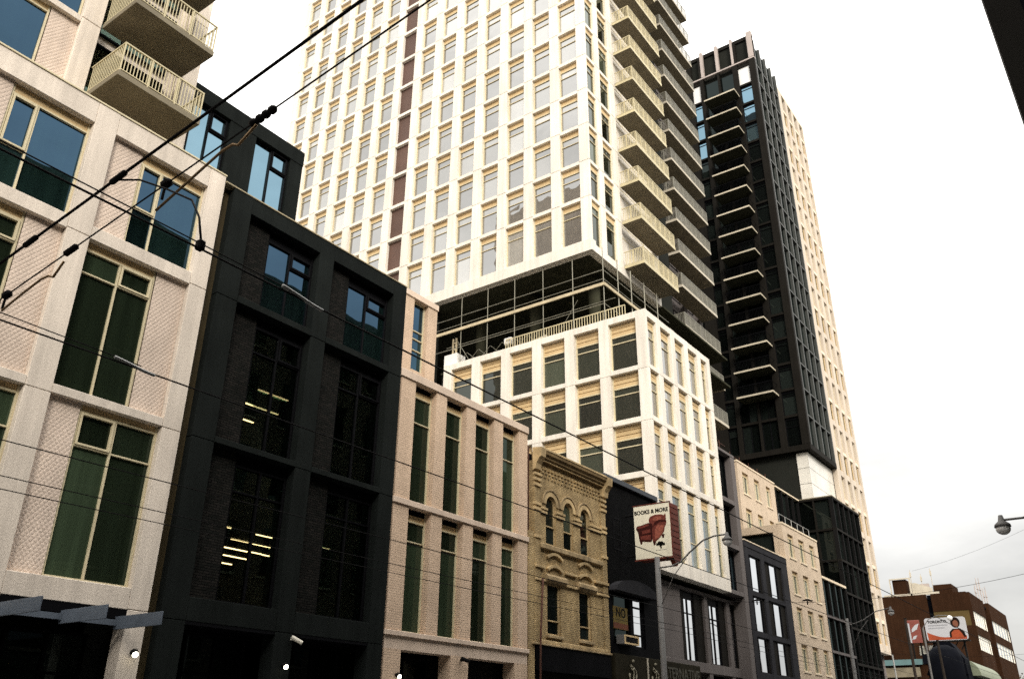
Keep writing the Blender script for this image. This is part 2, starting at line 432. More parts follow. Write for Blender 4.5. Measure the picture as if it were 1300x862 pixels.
FACE_E, FACE_S, FACE_W = 0.0, -math.pi / 2, math.pi
_wc = {}
def window(parent, w, h, pos, face, fm, gm, ft=0.06, fd=0.12, us=(), vs=(), head=0.0, hm=None, sashes=(), curtain=None, cd=0.25, louvre=0):
    """us: mullion positions across, vs: (v, u0, u1) transoms, head: blank panel at the top, sashes: (u0,u1,v0,v1).
    Local axes: x outwards, y across, z up. Window frame mesh is the part; panes, sashes, head panel and curtain its sub-parts."""
    key = (w, h, fm, gm, ft, fd, tuple(us), tuple(vs), head, hm, tuple(sashes), curtain, cd, louvre)
    if key not in _wc:
        mb = MB(); hh = h - head
        c = 0.006
        mb.box(-fd, 0, 0, ft, 0, h, c).box(-fd, 0, w-ft, w, 0, h, c)
        mb.box(-fd, -0.003, ft, w-ft, 0, ft, c).box(-fd, -0.003, ft, w-ft, hh-ft, hh, c)
        for u in us: mb.box(-fd, -0.005, u-ft*0.45, u+ft*0.45, ft, hh-ft, c)
        for v, u0, u1 in vs: mb.box(-fd, -0.007, u0, u1, v-ft*0.4, v+ft*0.4, c)
        fr = mm(mb, 'window', fm)
        subs = []
        cuts = [ft] + list(us) + [w-ft]
        for i in range(len(cuts)-1):
            a, b = cuts[i], cuts[i+1]
            lv = sorted([v for v, u0, u1 in vs if u0 < (a+b)/2 < u1])
            zs = [ft] + lv + [hh-ft]
            for k in range(len(zs)-1):
                subs.append(('pane', mm(B(-fd*0.62-0.008, -fd*0.62, a, b, zs[k], zs[k+1]), 'pane', gm)))
        for (u0, u1, v0, v1) in sashes:
            t = ft*0.95; s_ = MB()
            s_.box(-fd*0.6, 0.025, u0, u0+t, v0, v1, c).box(-fd*0.6, 0.025, u1-t, u1, v0, v1, c)
            s_.box(-fd*0.6, 0.022, u0+t, u1-t, v0, v0+t, c).box(-fd*0.6, 0.022, u0+t, u1-t, v1-t, v1, c)
            subs.append(('sash', mm(s_, 'sash', fm)))
        if head:
            s_ = MB()
            if louvre:
                for k in range(louvre):
                    z0 = hh + head*k/louvre
                    s_.box(-fd*0.9, -0.02, ft, w-ft, z0, z0+head/louvre*0.82)
                s_.box(-fd, -fd*0.9, ft, w-ft, hh, h)
            else: s_.box(-fd, -0.03, ft, w-ft, hh, h)
            subs.append(('head_panel', mm(s_, 'head_panel', hm or fm)))
        if curtain:
            n = max(8, int(w / 0.06)); s_ = MB()
            rnd = random.Random(int(w*977 + h*131))
            ph = rnd.random()*6
            pts = []
            for i in range(n + 1):
                u = ft*0.5 + (w-ft)*i/n
                pts.append((-fd-cd+0.03*math.sin(u*24+ph)+0.02*math.sin(u*9.1+ph*2), u))
            k = len(s_.v)
            for x, u in pts: s_.v += [(x, u, 0.05), (x, u, h), (x-0.012, u, 0.05), (x-0.012, u, h)]
            for i in range(n):
                p, q = 4*i, 4*(i+1)
                s_.f += [(p, q, q+1, p+1), (p+2, p+3, q+3, q+2), (p, p+2, q+2, q), (p+1, q+1, q+3, p+3)]
            subs.append(('curtain', mm(s_, 'curtain', curtain, True)))
        _wc[key] = (fr, subs)
    fr, subs = _wc[key]
    o = inst(parent, 'window', fr, pos, face)
    for n, me in subs:
        sub(o, n, me)
    return o

def text_mesh(body, size, m, extrude=0.006, bold=0.0, shear=0.0):
    cu = bpy.data.curves.new('lettering', 'FONT'); cu.body = body; cu.size = size; cu.extrude = extrude; cu.offset = bold; cu.shear = shear
    cu.align_x = 'CENTER'; cu.align_y = 'CENTER'; cu.resolution_u = 3
    o = bpy.data.objects.new('lettering', cu); COL.objects.link(o)
    dg = bpy.context.evaluated_depsgraph_get()
    me = bpy.data.meshes.new_from_object(o.evaluated_get(dg)); me.name = 'lettering'
    bpy.data.objects.remove(o); bpy.data.curves.remove(cu)
    me.materials.clear(); me.materials.append(MATS[m])
    return me
def put_text(parent, me, wpos, face, sx=1.0, tilt=0.0):
    o = bpy.data.objects.new('lettering', me); COL.objects.link(o); o.parent = parent
    o.location = Vector(wpos) - wloc(parent)
    # text lies in its x-y plane facing +z: stand it up, then turn it to face the viewer's side
    rz = {FACE_S: 0.0, FACE_E: math.pi/2}[face]
    o.rotation_euler = (Matrix.Rotation(rz, 3, 'Z') @ Matrix.Rotation(math.pi/2, 3, 'X') @ Matrix.Rotation(tilt, 3, 'Z')).to_euler()
    o.scale = (sx, 1, 1)
    return o

F = -21.0            # street line of the far facades
# ------------------------------------------------------------------ ground
def structure(name, mb, m):
    o = solo(name, mb, m, None, None, kind='structure'); return o
structure('ground', B(-900, 900, -900, 900, -0.6, -0.02), 'pavement')
structure('road', B(-17.2, -1.4, -200, 500, -0.3, 0.0), 'asphalt')
structure('sidewalk', B(-21.6, -17.35, -200, 500, -0.3, 0.13), 'pavement')
structure('sidewalk', B(-1.25, 3.0, -200, 500, -0.3, 0.13), 'pavement')
structure('kerb', B(-17.35, -17.2, -200, 500, -0.3, 0.134, c=0.02), 'kerb_stone')
structure('kerb', B(-1.4, -1.25, -200, 500, -0.3, 0.134, c=0.02), 'kerb_stone')
for x, lb in ((-10.75, 'rail nearest the far kerb'), (-9.25, 'inner rail of the far track'), (-7.45, 'inner rail of the near track'), (-5.95, 'rail nearest the near kerb')):
    o = solo('streetcar_rail', B(x-0.04, x+0.04, -200, 500, -0.05, 0.006), 'steel_rail', 'steel streetcar %s set flush in the asphalt' % lb, 'rail', 'streetcar rails in the road')

# ------------------------------------------------------------------ A: pale precast building with a tower behind its parapet
A = thing('precast_building', 'pale pinkish precast building with quilted panels, cream windows and picket balconies', 'building', (F, 7.0, 0.0))
a_piers = [(1.16, 1.81), (4.96, 5.61), (8.76, 9.41), (12.56, 13.13)]
segs = [(0.0, 4.54), (4.555, 9.40), (9.415, 13.93), (13.945, 18.10)]
for y0, y1 in a_piers:
    for z0, z1 in segs: part(A, 'pier', B(F-0.5, F, y0, y1, z0, z1, c=0.012), 'precast')
a_bays = [(1.81, 4.96), (5.61, 8.76), (9.41, 12.56)]
a_beams = [(4.54, 5.07), (9.42, 9.66), (13.90, 14.30), (17.40, 18.10)]
for y0, y1 in a_bays:
    for k, (z0, z1) in enumerate(a_beams):
        part(A, 'beam', B(F-0.5, F-0.008, y0+0.004, y1-0.004, z0, z1, c=0.012), 'precast')
part(A, 'parapet_cap', B(F-0.55, F+0.02, 1.1, 13.15, 18.104, 18.17, c=0.01), 'cream_frame')
part(A, 'roof', B(-55, F-0.51, -14, 13.12, 17.2, 17.5), 'concrete')
part(A, 'core', B(-55, F-3.2, -14, 13.10, 0, 17.19), 'room_dark')
# quilted relief panels: real diamonds standing out of the face
def quilt(w, h, p=0.125, amp=0.011, st=0.021):
    nu, nv = max(4, int(w/st)), max(4, int(h/st)); mb = MB()
    for i in range(nu+1):
        for j in range(nv+1):
            u, v = w*i/nu, h*j/nv
            a = abs(math.sin(math.pi*(u+v*0.8)/p)); b = abs(math.sin(math.pi*(u-v*0.8)/p))
            mb.v.append((amp*min(a, b)**0.8 - amp*0.5, u, v))
    for i in range(nu):
        for j in range(nv):
            k = i*(nv+1)+j; mb.f.append((k, k+nv+1, k+nv+2, k+1))
    k = len(mb.v)
    mb.v += [(-0.12, 0, 0), (-0.12, w, 0), (-0.12, w, h), (-0.12, 0, h)]; mb.f.append((k, k+3, k+2, k+1))
    return mm(mb, 'panel', 'precast_panel')
XW = F - 0.20
p_top, p_mid, p_low = quilt(0.98, 3.10), quilt(0.98, 4.24), quilt(0.88, 4.35)
for y0, y1 in a_bays:
    inst(A, 'panel', p_top, (XW+0.03, y0+0.005, 14.30)); inst(A, 'panel', p_mid, (XW+0.03, y1-0.985, 9.66)); inst(A, 'panel', p_low, (XW+0.03, y0+0.005, 5.07))
    # top storey: vent upper left, tall right pane
    window(A, 2.16, 3.10, (XW, y0+0.99, 14.30), FACE_E, 'cream_frame', 'glass_blue_sky', ft=0.06, us=(0.74,), vs=((1.25, 0.06, 0.71),), head=0.28, hm='cream_head', sashes=((0.07, 0.71, 1.27, 2.76),))
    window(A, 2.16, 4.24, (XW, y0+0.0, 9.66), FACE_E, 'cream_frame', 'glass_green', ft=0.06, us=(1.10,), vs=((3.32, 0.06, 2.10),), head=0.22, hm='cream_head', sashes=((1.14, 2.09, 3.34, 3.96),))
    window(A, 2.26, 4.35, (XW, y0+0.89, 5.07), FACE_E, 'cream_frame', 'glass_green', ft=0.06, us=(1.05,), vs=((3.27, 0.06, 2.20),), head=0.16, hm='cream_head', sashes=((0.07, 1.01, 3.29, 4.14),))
    part(A, 'back_wall', B(F-3.2, F-3.0, y0, y1, 5.1, 17.2), 'room_dark')
    # shopfront in shadow
    window(A, y1-y0-0.02, 3.9, (F-1.6, y0+0.01, 0.15), FACE_E, 'charcoal_frame', 'glass_black', ft=0.08, us=(1.05, 2.1), vs=((2.9, 0.08, 3.05),))
    part(A, 'soffit', B(F-2.0, F-0.02, y0+0.004, y1-0.004, 4.30, 4.535), 'charcoal_frame')
# slatted canopy: broad blue-grey boards reaching out over the pavement
for y in (4.9, 6.4, 7.9, 9.4, 10.9, 12.3):
    part(A, 'canopy_fin', B(F-0.02, F+1.95, y-0.02, y+0.02, 4.03, 4.34, c=0.006), 'blue_steel')
part(A, 'canopy_beam', B(F+0.02, F+0.10, 4.7, 12.5, 4.12, 4.26), 'blue_steel')
lampo = part(A, 'wall_lamp', MB().tube([(F-0.02, 12.88, 3.55), (F+0.10, 12.88, 3.55)], 0.05, 10).ball((F+0.12, 12.88, 3.53), 0.10, 12, 8), 'black_metal', True)
part(lampo, 'bulb', MB().ball((F+0.17, 12.88, 3.49), 0.075, 12, 8), 'lamp_lit', True)
# tower part set back to x = -24
XT = -24.0
for y0, y1 in ((1.16, 1.81), (4.96, 5.61), (8.76, 9.41), (12.56, 13.13)):
    for z0, z1 in ((17.4, 20.18), (20.2, 23.18), (23.2, 26.18), (26.2, 29.2)):
        part(A, 'pier', B(XT-0.5, XT, y0, y1, z0, z1, c=0.012), 'precast')
for y0, y1 in ((1.81, 4.96), (5.61, 8.76)):
    for z0 in (19.97, 22.97, 25.97, 28.97): part(A, 'beam', B(XT-0.5, XT-0.008, y0+0.004, y1-0.004, z0, z0+0.24, c=0.012), 'precast')
    pq = quilt(0.88, 2.75)
    for k, z0 in enumerate((20.21, 23.21, 26.21)):
        if k % 2 == 0:
            inst(A, 'panel', pq, (XT-0.17, y1-0.885, z0)); u0 = y0
        else:
            inst(A, 'panel', pq, (XT-0.17, y0+0.005, z0)); u0 = y0+0.89
        window(A, 2.25, 2.75, (XT-0.2, u0, z0), FACE_E, 'cream_frame', 'glass_blue_sky', ft=0.06, us=(0.8,), head=0.2, hm='cream_head')
part(A, 'tower_wall', B(-56, XT-0.9, -14, 13.12, 17.5, 62.0), 'precast')
part(A, 'tower_wall', B(XT-0.9, XT-0.05, -14, 13.12, 29.21, 62.0), 'precast')
pk = mm(B(-0.009, 0.009, -0.012, 0.012, 0, 0.98), 'picket', 'cream_rail')
for lvl, z in enumerate((20.2, 23.2, 26.2)):
    x0, x1, y0, y1 = XT+0.003, -22.0, 9.44, 12.42
    sl = part(A, 'balcony', B(x0, x1, y0, y1, z, z+0.21, c=0.01), 'concrete')
    rl = MB()
    zt = z+1.30
    rl.box(x1-0.07, x1-0.02, y0+0.02, y1-0.02, zt, zt+0.05).box(x0, x1-0.07, y0+0.02, y0+0.07, zt, zt+0.05).box(x0, x1-0.07, y1-0.07, y1-0.02, zt, zt+0.05)
    rl.box(x1-0.06, x1-0.03, y0+0.02, y1-0.02, z+0.27, z+0.30).box(x0, x1-0.07, y0+0.03, y0+0.06, z+0.27, z+0.30).box(x0, x1-0.07, y1-0.06, y1-0.03, z+0.27, z+0.30)
    for yy in (y0+0.045, y0+1.0, y0+1.98, y1-0.045): rl.box(x1-0.065, x1-0.025, yy-0.022, yy+0.022, z+0.211, zt)
    part(sl, 'railing', rl, 'cream_rail')
    n = 26
    for i in range(1, n):
        inst(sl, 'picket', pk, (x1-0.045, y0+0.045+(y1-y0-0.09)*i/n, z+0.30))
    for i in range(1, 17):
        for yy in (y0+0.045, y1-0.045):
            inst(sl, 'picket', pk, (x0+(x1-x0-0.07)*i/17, yy, z+0.30), math.pi/2)
    window(A, 2.6, 2.6, (XT-0.5, 9.55, z+0.22), FACE_E, 'charcoal_frame', 'glass_dark', ft=0.07, us=(0.9, 1.75))
    part(A, 'balcony_wall', B(XT-0.85, XT-0.65, 9.41, 12.56, z+0.0, z+2.99), 'precast')

# ------------------------------------------------------------------ B: charcoal building with lit offices
BB = thing('charcoal_building', 'charcoal precast building with two wide bays and lit offices behind dark glass', 'building', (F, 17.5, 0.0))
b_piers = [(13.51, 14.27), (17.33, 18.00), (21.17, 21.86)]
for y0, y1 in b_piers:
    for z0, z1 in ((0.0, 4.44), (4.455, 9.42), (9.435, 14.03), (14.045, 17.90)):
        part(BB, 'pier', B(F-0.55, F, y0, y1, z0, z1, c=0.012), 'charcoal')
part(BB, 'side_strip', B(F-0.6, F-0.28, 13.14, 13.505, 0, 17.88), 'side_brown')
b_bays = [(14.27, 17.33), (18.00, 21.17)]
for y0, y1 in b_bays:
    for z0, z1 in ((4.45, 5.07), (9.42, 9.60), (14.02, 14.25), (17.30, 17.90)):
        part(BB, 'beam', B(F-0.55, F-0.008 if z1 > 17 or z0 < 5 else F+0.03, y0+0.004, y1-0.004, z0, z1, c=0.012), 'charcoal')
part(BB, 'parapet_cap', B(F-0.55, F+0.02, 13.155, 21.88, 17.904, 17.96, c=0.01), 'cornice_tan')
XB = F - 0.32
for y0, y1 in b_bays:
    w = y1 - y0 - 1.03
    for z0, z1 in ((5.07, 9.42), (9.60, 14.02), (14.25, 17.30)):
        part(BB, 'brick_panel', B(XB-0.15, XB+0.05, y0+0.002, y0+1.02, z0, z1), 'charcoal_brick')
    window(BB, w, 3.05, (XB, y0+1.025, 14.25), FACE_E, 'charcoal_frame', 'glass_blue_sky', ft=0.07, us=(1.02,), vs=((2.05, 1.02, w-0.06),), head=0.38, hm='charcoal_frame', sashes=((1.06, w-0.07, 2.07, 2.62),))
    window(BB, w, 4.42, (XB, y0+1.025, 9.60), FACE_E, 'charcoal_frame', 'glass_dark', ft=0.07, us=(1.02,), vs=((3.2, 0.06, w-0.06),), head=0.35, hm='charcoal_frame', sashes=((1.06, w-0.07, 3.22, 4.02),))
    window(BB, w, 4.35, (XB, y0+1.025, 5.07), FACE_E, 'charcoal_frame', 'glass_dark', ft=0.07, us=(1.02,), vs=((3.2, 0.06, w-0.06),), head=0.35, hm='charcoal_frame')
    window(BB, y1-y0-0.02, 4.2, (F-1.3, y0+0.01, 0.15), FACE_E, 'charcoal_frame', 'glass_black', ft=0.09, us=(1.0, 2.0), vs=((3.1, 0.09, 2.9),))
    part(BB, 'soffit', B(F-1.5, F-0.02, y0+0.004, y1-0.004, 4.36, 4.445), 'charcoal_frame')
# office floors: slabs, side walls, back wall, ceiling strips
for z0, z1 in ((4.46, 5.0), (8.75, 9.50), (13.35, 14.1), (17.05, 17.85)):
    part(BB, 'floor_slab', B(-36.0, F-0.56, 13.52, 27.0 if z1 < 14 else 21.85, z0, z1), 'room_dark')
part(BB, 'back_wall', B(-36.2, -36.0, 13.5, 27.0, 0, 17.8), 'room_wall')
part(BB, 'end_wall', B(-36.0, F-0.56, 13.3, 13.51, 0, 17.85), 'room_dark')
part(BB, 'end_wall', B(-36.0, -22.2, 27.0, 27.2, 0, 14.0), 'room_wall')
part(BB, 'partition', B(-24.2, F-0.9, 22.6, 22.7, 5.0, 8.75), 'room_wall')
part(BB, 'shop_wall', B(-28.0, -27.8, 13.52, 21.85, 0, 4.45), 'room_dark')
def strip(x, ya, yb, z): part(BB, 'ceiling_light', B(x-0.028, x+0.028, ya, yb, z-0.04, z-0.004), 'strip_lit')
for x, ya, yb in ((-24.98, 18.48, 18.95), (-24.98, 19.1, 19.88), (-26.53, 18.95, 20.14), (-26.53, 20.28, 20.72), (-28.13, 20.06, 20.78)): strip(x, ya, yb, 13.35)
k = 7.05/6.9
for x, ya, yb in ((-26.73, 19.11, 19.44), (-28.3, 20.65, 21.48), (-26.83, 20.67, 21.42), (-29.87, 21.32, 22.67), (-28.35, 21.7, 22.61), (-31.28, 22.36, 23.75), (-29.8, 22.79, 23.35), (-29.86, 23.44, 23.81), (-32.85, 23.42, 24.2), (-26.65, 23.81, 24.22)):
    strip(x*k, ya*k, yb*k, 8.75)
# office desks in silhouette against the back wall
for (x, y) in ((-25.5, 16.9), (-25.5, 18.3), (-25.3, 20.6)):
    d = part(BB, 'desk', MB().box(x-0.35, x+0.35, y-0.55, y+0.55, 5.72, 5.76).box(x-0.3, x-0.25, y-0.5, y-0.45, 5.0, 5.72).box(x-0.3, x-0.25, y+0.45, y+0.5, 5.0, 5.72).box(x+0.25, x+0.3, y-0.5, y-0.45, 5.0, 5.72).box(x+0.25, x+0.3, y+0.45, y+0.5, 5.0, 5.72), 'room_dark')
    part(d, 'monitor', MB().box(x-0.02, x+0.02, y-0.3, y+0.3, 5.88, 6.25).box(x-0.05, x+0.05, y-0.05, y+0.05, 5.763, 5.88), 'black_metal')
# penthouse set back
for y0, y1 in ((13.14, 13.2), (14.78, 16.0), (17.72, 18.35)): part(BB, 'penthouse_pier', B(XT-0.4, XT, y0, y1, 17.9, 23.3, c=0.01), 'charcoal')
part(BB, 'penthouse_beam', B(XT-0.45, XT+0.02, 13.135, 18.37, 22.92, 23.6, c=0.015), 'charcoal')
for y0, w in ((13.2, 1.57), (16.0, 1.71)):
    window(BB, w, 2.75, (XT-0.12, y0+0.005, 20.2), FACE_E, 'charcoal_frame', 'glass_sky_tint', ft=0.07, us=(w*0.5,), vs=((1.85, w*0.5, w-0.06),), sashes=((w*0.5+0.04, w-0.07, 1.88, 2.67),))
    part(BB, 'penthouse_base', B(XT-0.35, XT-0.02, y0+0.004, y0+w+0.004, 17.9, 20.19), 'charcoal')
part(BB, 'penthouse_wall', B(-34, XT-0.46, 13.15, 18.34, 17.86, 23.4), 'charcoal')
part(BB, 'roof', B(-36, F-0.56, 18.36, 21.85, 17.86, 17.9), 'slate_stone')
for y in (17.72, ):
    wl_ = part(BB, 'wall_lamp', MB().tube([(F-0.02, y, 3.56), (F+0.1, y, 3.56)], 0.045, 10).ball((F+0.12, y, 3.54), 0.09, 12, 8), 'black_metal', True)
    part(wl_, 'bulb', MB().ball((F+0.17, y, 3.5), 0.07, 12, 8), 'lamp_lit', True)
part(BB, 'security_camera', MB().box(F, F+0.18, 17.92, 17.98, 4.26, 4.32).tube([(F+0.12, 17.85, 4.34), (F+0.3, 18.12, 4.18)], 0.06, 8), 'slab_white')

# ------------------------------------------------------------------ C: pinkish brick building with slim windows
CC = thing('pink_brick_building', 'pinkish brick building with slim full height windows between brick piers', 'building', (F, 26.0, 0.0))
c_piers = [(21.95, 22.75), (24.00, 24.64), (25.92, 26.55), (27.84, 28.47), (29.66, 30.33)]
for y0, y1 in c_piers:
    for z0, z1 in ((4.96, 9.28), (9.50, 14.14)): part(CC, 'brick_pier', B(F-0.6, F-0.02, y0, y1, z0, z1), 'pink_brick')
for y0, y1 in ((21.95, 22.78), (25.46, 26.48), (29.45, 30.33)): part(CC, 'brick_pier', B(F-0.6, F-0.02, y0, y1, 0, 4.36), 'pink_brick')
for z0, z1, o in ((4.79, 4.95, 0.06), (9.285, 9.495, 0.05), (14.145, 14.46, 0.04)):
    part(CC, 'stone_band', B(F-0.6, F+o, 21.89, 30.37, z0, z1, c=0.012), 'pink_stone')
part(CC, 'ground_beam', B(F-0.6, F-0.03, 21.95, 30.33, 4.365, 4.785), 'pink_stone')
for i in range(4):
    y0, y1 = c_piers[i][1], c_piers[i+1][0]
    for z0, h in ((9.50, 4.64), (4.96, 4.32)):
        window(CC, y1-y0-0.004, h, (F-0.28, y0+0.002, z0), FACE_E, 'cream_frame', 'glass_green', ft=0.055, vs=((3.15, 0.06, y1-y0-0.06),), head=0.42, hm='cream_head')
        part(CC, 'lintel_shade_strip', B(F-0.5, F-0.30, y0+0.003, y1-0.003, z0+h-0.20, z0+h-0.004), 'charcoal_frame')  # dark strip stands in for the shade of the recess over the glass
for y0, y1 in ((22.78, 25.46), (26.48, 29.45)):
    window(CC, y1-y0-0.01, 4.1, (F-1.1, y0+0.005, 0.15), FACE_E, 'charcoal_frame', 'glass_black', ft=0.09, us=((y1-y0)/2,), vs=((3.0, 0.09, y1-y0-0.1),))
    part(CC, 'soffit', B(F-1.3, F-0.61, y0, y1, 4.36, 4.45), 'charcoal_frame')
part(CC, 'core', B(-36, F-0.95, 27.25, 30.32, 0, 14.1), 'room_dark')
part(CC, 'core', B(F-1.2, F-0.95, 21.95, 27.24, 4.5, 14.1), 'room_dark')
part(CC, 'roof', B(-36, F-0.61, 21.9, 30.33, 14.15, 14.4), 'concrete')
cl = part(CC, 'wall_lamp', MB().tube([(F-0.03, 22.6, 3.56), (F+0.1, 22.6, 3.56)], 0.045, 10).ball((F+0.1, 22.6, 3.54), 0.09, 12, 8), 'black_metal', True)
part(cl, 'bulb', MB().ball((F+0.15, 22.6, 3.5), 0.07, 12, 8), 'lamp_lit', True)
part(CC, 'security_camera', MB().box(F-0.02, F+0.15, 26.0, 26.06, 4.2, 4.27).tube([(F+0.1, 25.92, 4.3), (F+0.25, 26.2, 4.2)], 0.07, 8), 'black_metal')
# set-back upper storey
for y0, y1 in ((21.9, 22.6), (24.75, 25.54), (26.50, 27.15)): part(CC, 'brick_pier', B(XT-0.5, XT, y0, y1, 14.4, 19.9), 'pink_brick')
part(CC, 'stone_band', B(XT-0.55, XT+0.05, 21.88, 27.2, 19.905, 20.2, c=0.012), 'pink_stone')
for y0, w in ((22.6, 2.14), (25.54, 0.95)):
    window(CC, w, 3.4, (XT-0.2, y0+0.003, 16.5), FACE_E, 'cream_frame', 'glass_blue_sky', ft=0.06, vs=((1.0, 0.05, w-0.05), (1.55, 0.05, w-0.05), (1.95, 0.05, w-0.05)))
    part(CC, 'sill_wall', B(XT-0.5, XT-0.1, y0+0.003, y0+w, 14.4, 16.49), 'pink_brick')
part(CC, 'upper_wall', B(-36, XT-0.56, 21.9, 27.12, 14.41, 19.9), 'pink_brick')

# ------------------------------------------------------------------ D: Victorian yellow brick shop building
DD = thing('victorian_building', 'old yellow brick Victorian building with three arched windows and a bracketed cornice', 'building', (F, 33.8, 0.0))
DW0, DW1 = 30.87, 37.15
XI = F - 0.13                                   # window plane
arch = [(31.83, 32.68), (33.30, 34.15), (34.78, 35.63)]
SPR = 11.26; AZ0 = 9.44
def wall_D(y0, y1, z0, z1, name='wall'): part(DD, name, B(F-0.45, F-0.06, y0, y1, z0, z1), 'yellow_brick')
ys = [DW0+0.46] + [v for a in arch for v in a] + [DW1-0.46]
for i in range(0, len(ys), 2): wall_D(ys[i], ys[i+1], AZ0, SPR)
fill = MB()
for y0, y1 in arch:
    cy, r = (y0+y1)/2, (y1-y0)/2; n = 12
    for i in range(n):
        a, b = math.pi*i/n, math.pi*(i+1)/n
        pa, pb = (cy-r*math.cos(a), SPR+r*math.sin(a)), (cy-r*math.cos(b), SPR+r*math.sin(b))
        fill.prism([pa, pb, (pb[0], 11.80), (pa[0], 11.80)], 0, F-0.45, F-0.062)
part(DD, 'wall', fill, 'yellow_brick')
for i in range(0, len(ys), 2): wall_D(ys[i], ys[i+1], SPR+0.001, 11.80)
wall_D(DW0+0.46, DW1-0.46, 11.801, 13.15)
# arch mouldings in two orders, imposts and keystones
for y0, y1 in arch:
    cy, r = (y0+y1)/2, (y1-y0)/2
    part(DD, 'arch_ring', MB().ring(cy, SPR, r+0.0, r+0.20, F-0.10, F-0.015, n=16), 'yellow_stone')
    part(DD, 'hood_mould', MB().ring(cy, SPR, r+0.25, r+0.31, F-0.10, F+0.02, n=18), 'grime_stone')
    fr = MB().ring(cy, SPR, r-0.07, r, XI-0.1, XI, n=16).box(XI-0.1, XI, y0, y0+0.07, AZ0+0.02, SPR).box(XI-0.1, XI, y1-0.07, y1, AZ0+0.02, SPR)
    fr.box(XI-0.1, XI, y0+0.07, y1-0.07, AZ0+0.02, AZ0+0.10).box(XI-0.08, XI+0.02, y0+0.07, y1-0.07, 10.27, 10.33)
    wd = part(DD, 'window', fr, 'yellow_stone')
    po = [(y0+0.05, 10.30)] + [(cy-(r-0.05)*math.cos(math.pi*i/14), SPR+(r-0.05)*math.sin(math.pi*i/14)) for i in range(15)] + [(y1-0.05, 10.30)]
    part(wd, 'pane', MB().prism(po, 0, XI-0.07, XI-0.06), 'glass_podium')
    part(wd, 'pane', B(XI-0.06, XI-0.05, y0+0.05, y1-0.05, AZ0+0.08, 10.30), 'glass_black')
imps = [DW0+0.46, *[v for a in arch for v in a], DW1-0.46]
for i in range(0, len(imps), 2):
    for z0, z1, o in ((10.78, 10.90, 0.03), (10.95, 11.05, 0.06)):
        part(DD, 'impost', B(F-0.12, F+o, imps[i]-(0.03 if i else 0), imps[i+1]+(0.03 if i < 6 else 0), z0, z1, c=0.01), 'yellow_stone')
part(DD, 'sill', B(F-0.3, F+0.10, DW0+0.42, DW1-0.50, 9.20, 9.435, c=0.03), 'grime_stone')
# lower storey
lw = [(31.90, 32.98), (34.55, 35.58)]
LZ0, LZ1 = 5.66, 7.82
ys = [DW0+0.46, lw[0][0], lw[0][1], lw[1][0], lw[1][1], DW1-0.46]
for i in range(0, 6, 2): wall_D(ys[i], ys[i+1], LZ0, LZ1)
wall_D(DW0+0.46, DW1-0.46, LZ1+0.001, 9.20); wall_D(DW0+0.46, DW1-0.46, 5.28, LZ0-0.001)
for y0, y1 in lw:
    cy = (y0+y1)/2
    window(DD, y1-y0, LZ1-LZ0, (XI, y0, LZ0), FACE_E, 'yellow_stone', 'glass_black', ft=0.07, vs=((0.60, 0.06, y1-y0-0.06),))
    part(DD, 'window_sill', B(F-0.3, F+0.06, y0-0.1, y1+0.1, LZ0-0.13, LZ0-0.004, c=0.015), 'grime_stone')
    # carved lintel with a rounded belly, eyebrow hood above it
    part(DD, 'lintel', MB().prism([(F-0.1, 7.80), (F+0.05, 7.82), (F+0.16, 7.93), (F+0.16, 8.07), (F+0.05, 8.17), (F-0.1, 8.19)], 1, y0-0.26, y1+0.30), 'grime_stone')
    for r0, dz in ((0.98, 0.0), (0.98, 0.52)):
        part(DD, 'eyebrow_hood', MB().ring(cy, 7.72+dz-0.12, r0-0.07, r0+0.05, F-0.1, F+0.07, a0=R(52), a1=R(128), n=10), 'yellow_stone')
for z0, z1, o in ((7.80, 7.90, 0.05), (8.34, 8.46, 0.07)):
    prev = DW0
    for y0, y1 in lw + [(DW1, DW1)]:
        e = y0-0.28 if y0 < DW1 else DW1
        part(DD, 'string_course', B(F-0.08, F+o, prev, e, z0, z1, c=0.015), 'yellow_stone'); prev = y1+0.32
part(DD, 'base_course', B(F-0.4, F+0.08, DW0-0.2, DW1+0.03, 5.19, 5.275, c=0.015), 'grime_stone')
part(DD, 'base_course', B(F-0.4, F+0.03, DW0+0.3, DW1-0.3, 5.28, 5.42, c=0.02), 'yellow_stone')
# end pilasters of toothed brickwork
for y0, y1 in ((DW0, DW0+0.455), (DW1-0.455, DW1)):
    part(DD, 'pilaster', B(F-0.45, F, y0, y1, 5.28, 13.1, c=0.01), 'yellow_brick')
    for k, z in enumerate((9.6, 10.82, 11.05, 11.9, 12.15, 12.4, 12.65)):
        part(DD, 'pilaster_block', B(F-0.1, F+0.05+0.02*(k > 2), y0-0.03, y1+0.03, z, z+0.13, c=0.012), 'yellow_stone')
part(DD, 'side_pier', B(F-0.45, F-0.02, 30.42, 30.865, 0.0, 9.84), 'yellow_brick')
part(DD, 'side_gap_wall', B(F-0.7, F-0.3, 30.42, 30.865, 9.841, 13.75), 'dark_red_brick')
part(DD, 'drain_pipe', MB().tube([(F+0.09, 31.35, 7.92), (F+0.09, 31.15, 5.4), (F+0.09, 31.05, 0.2)], 0.045, 8), 'dark_red_brick', True)
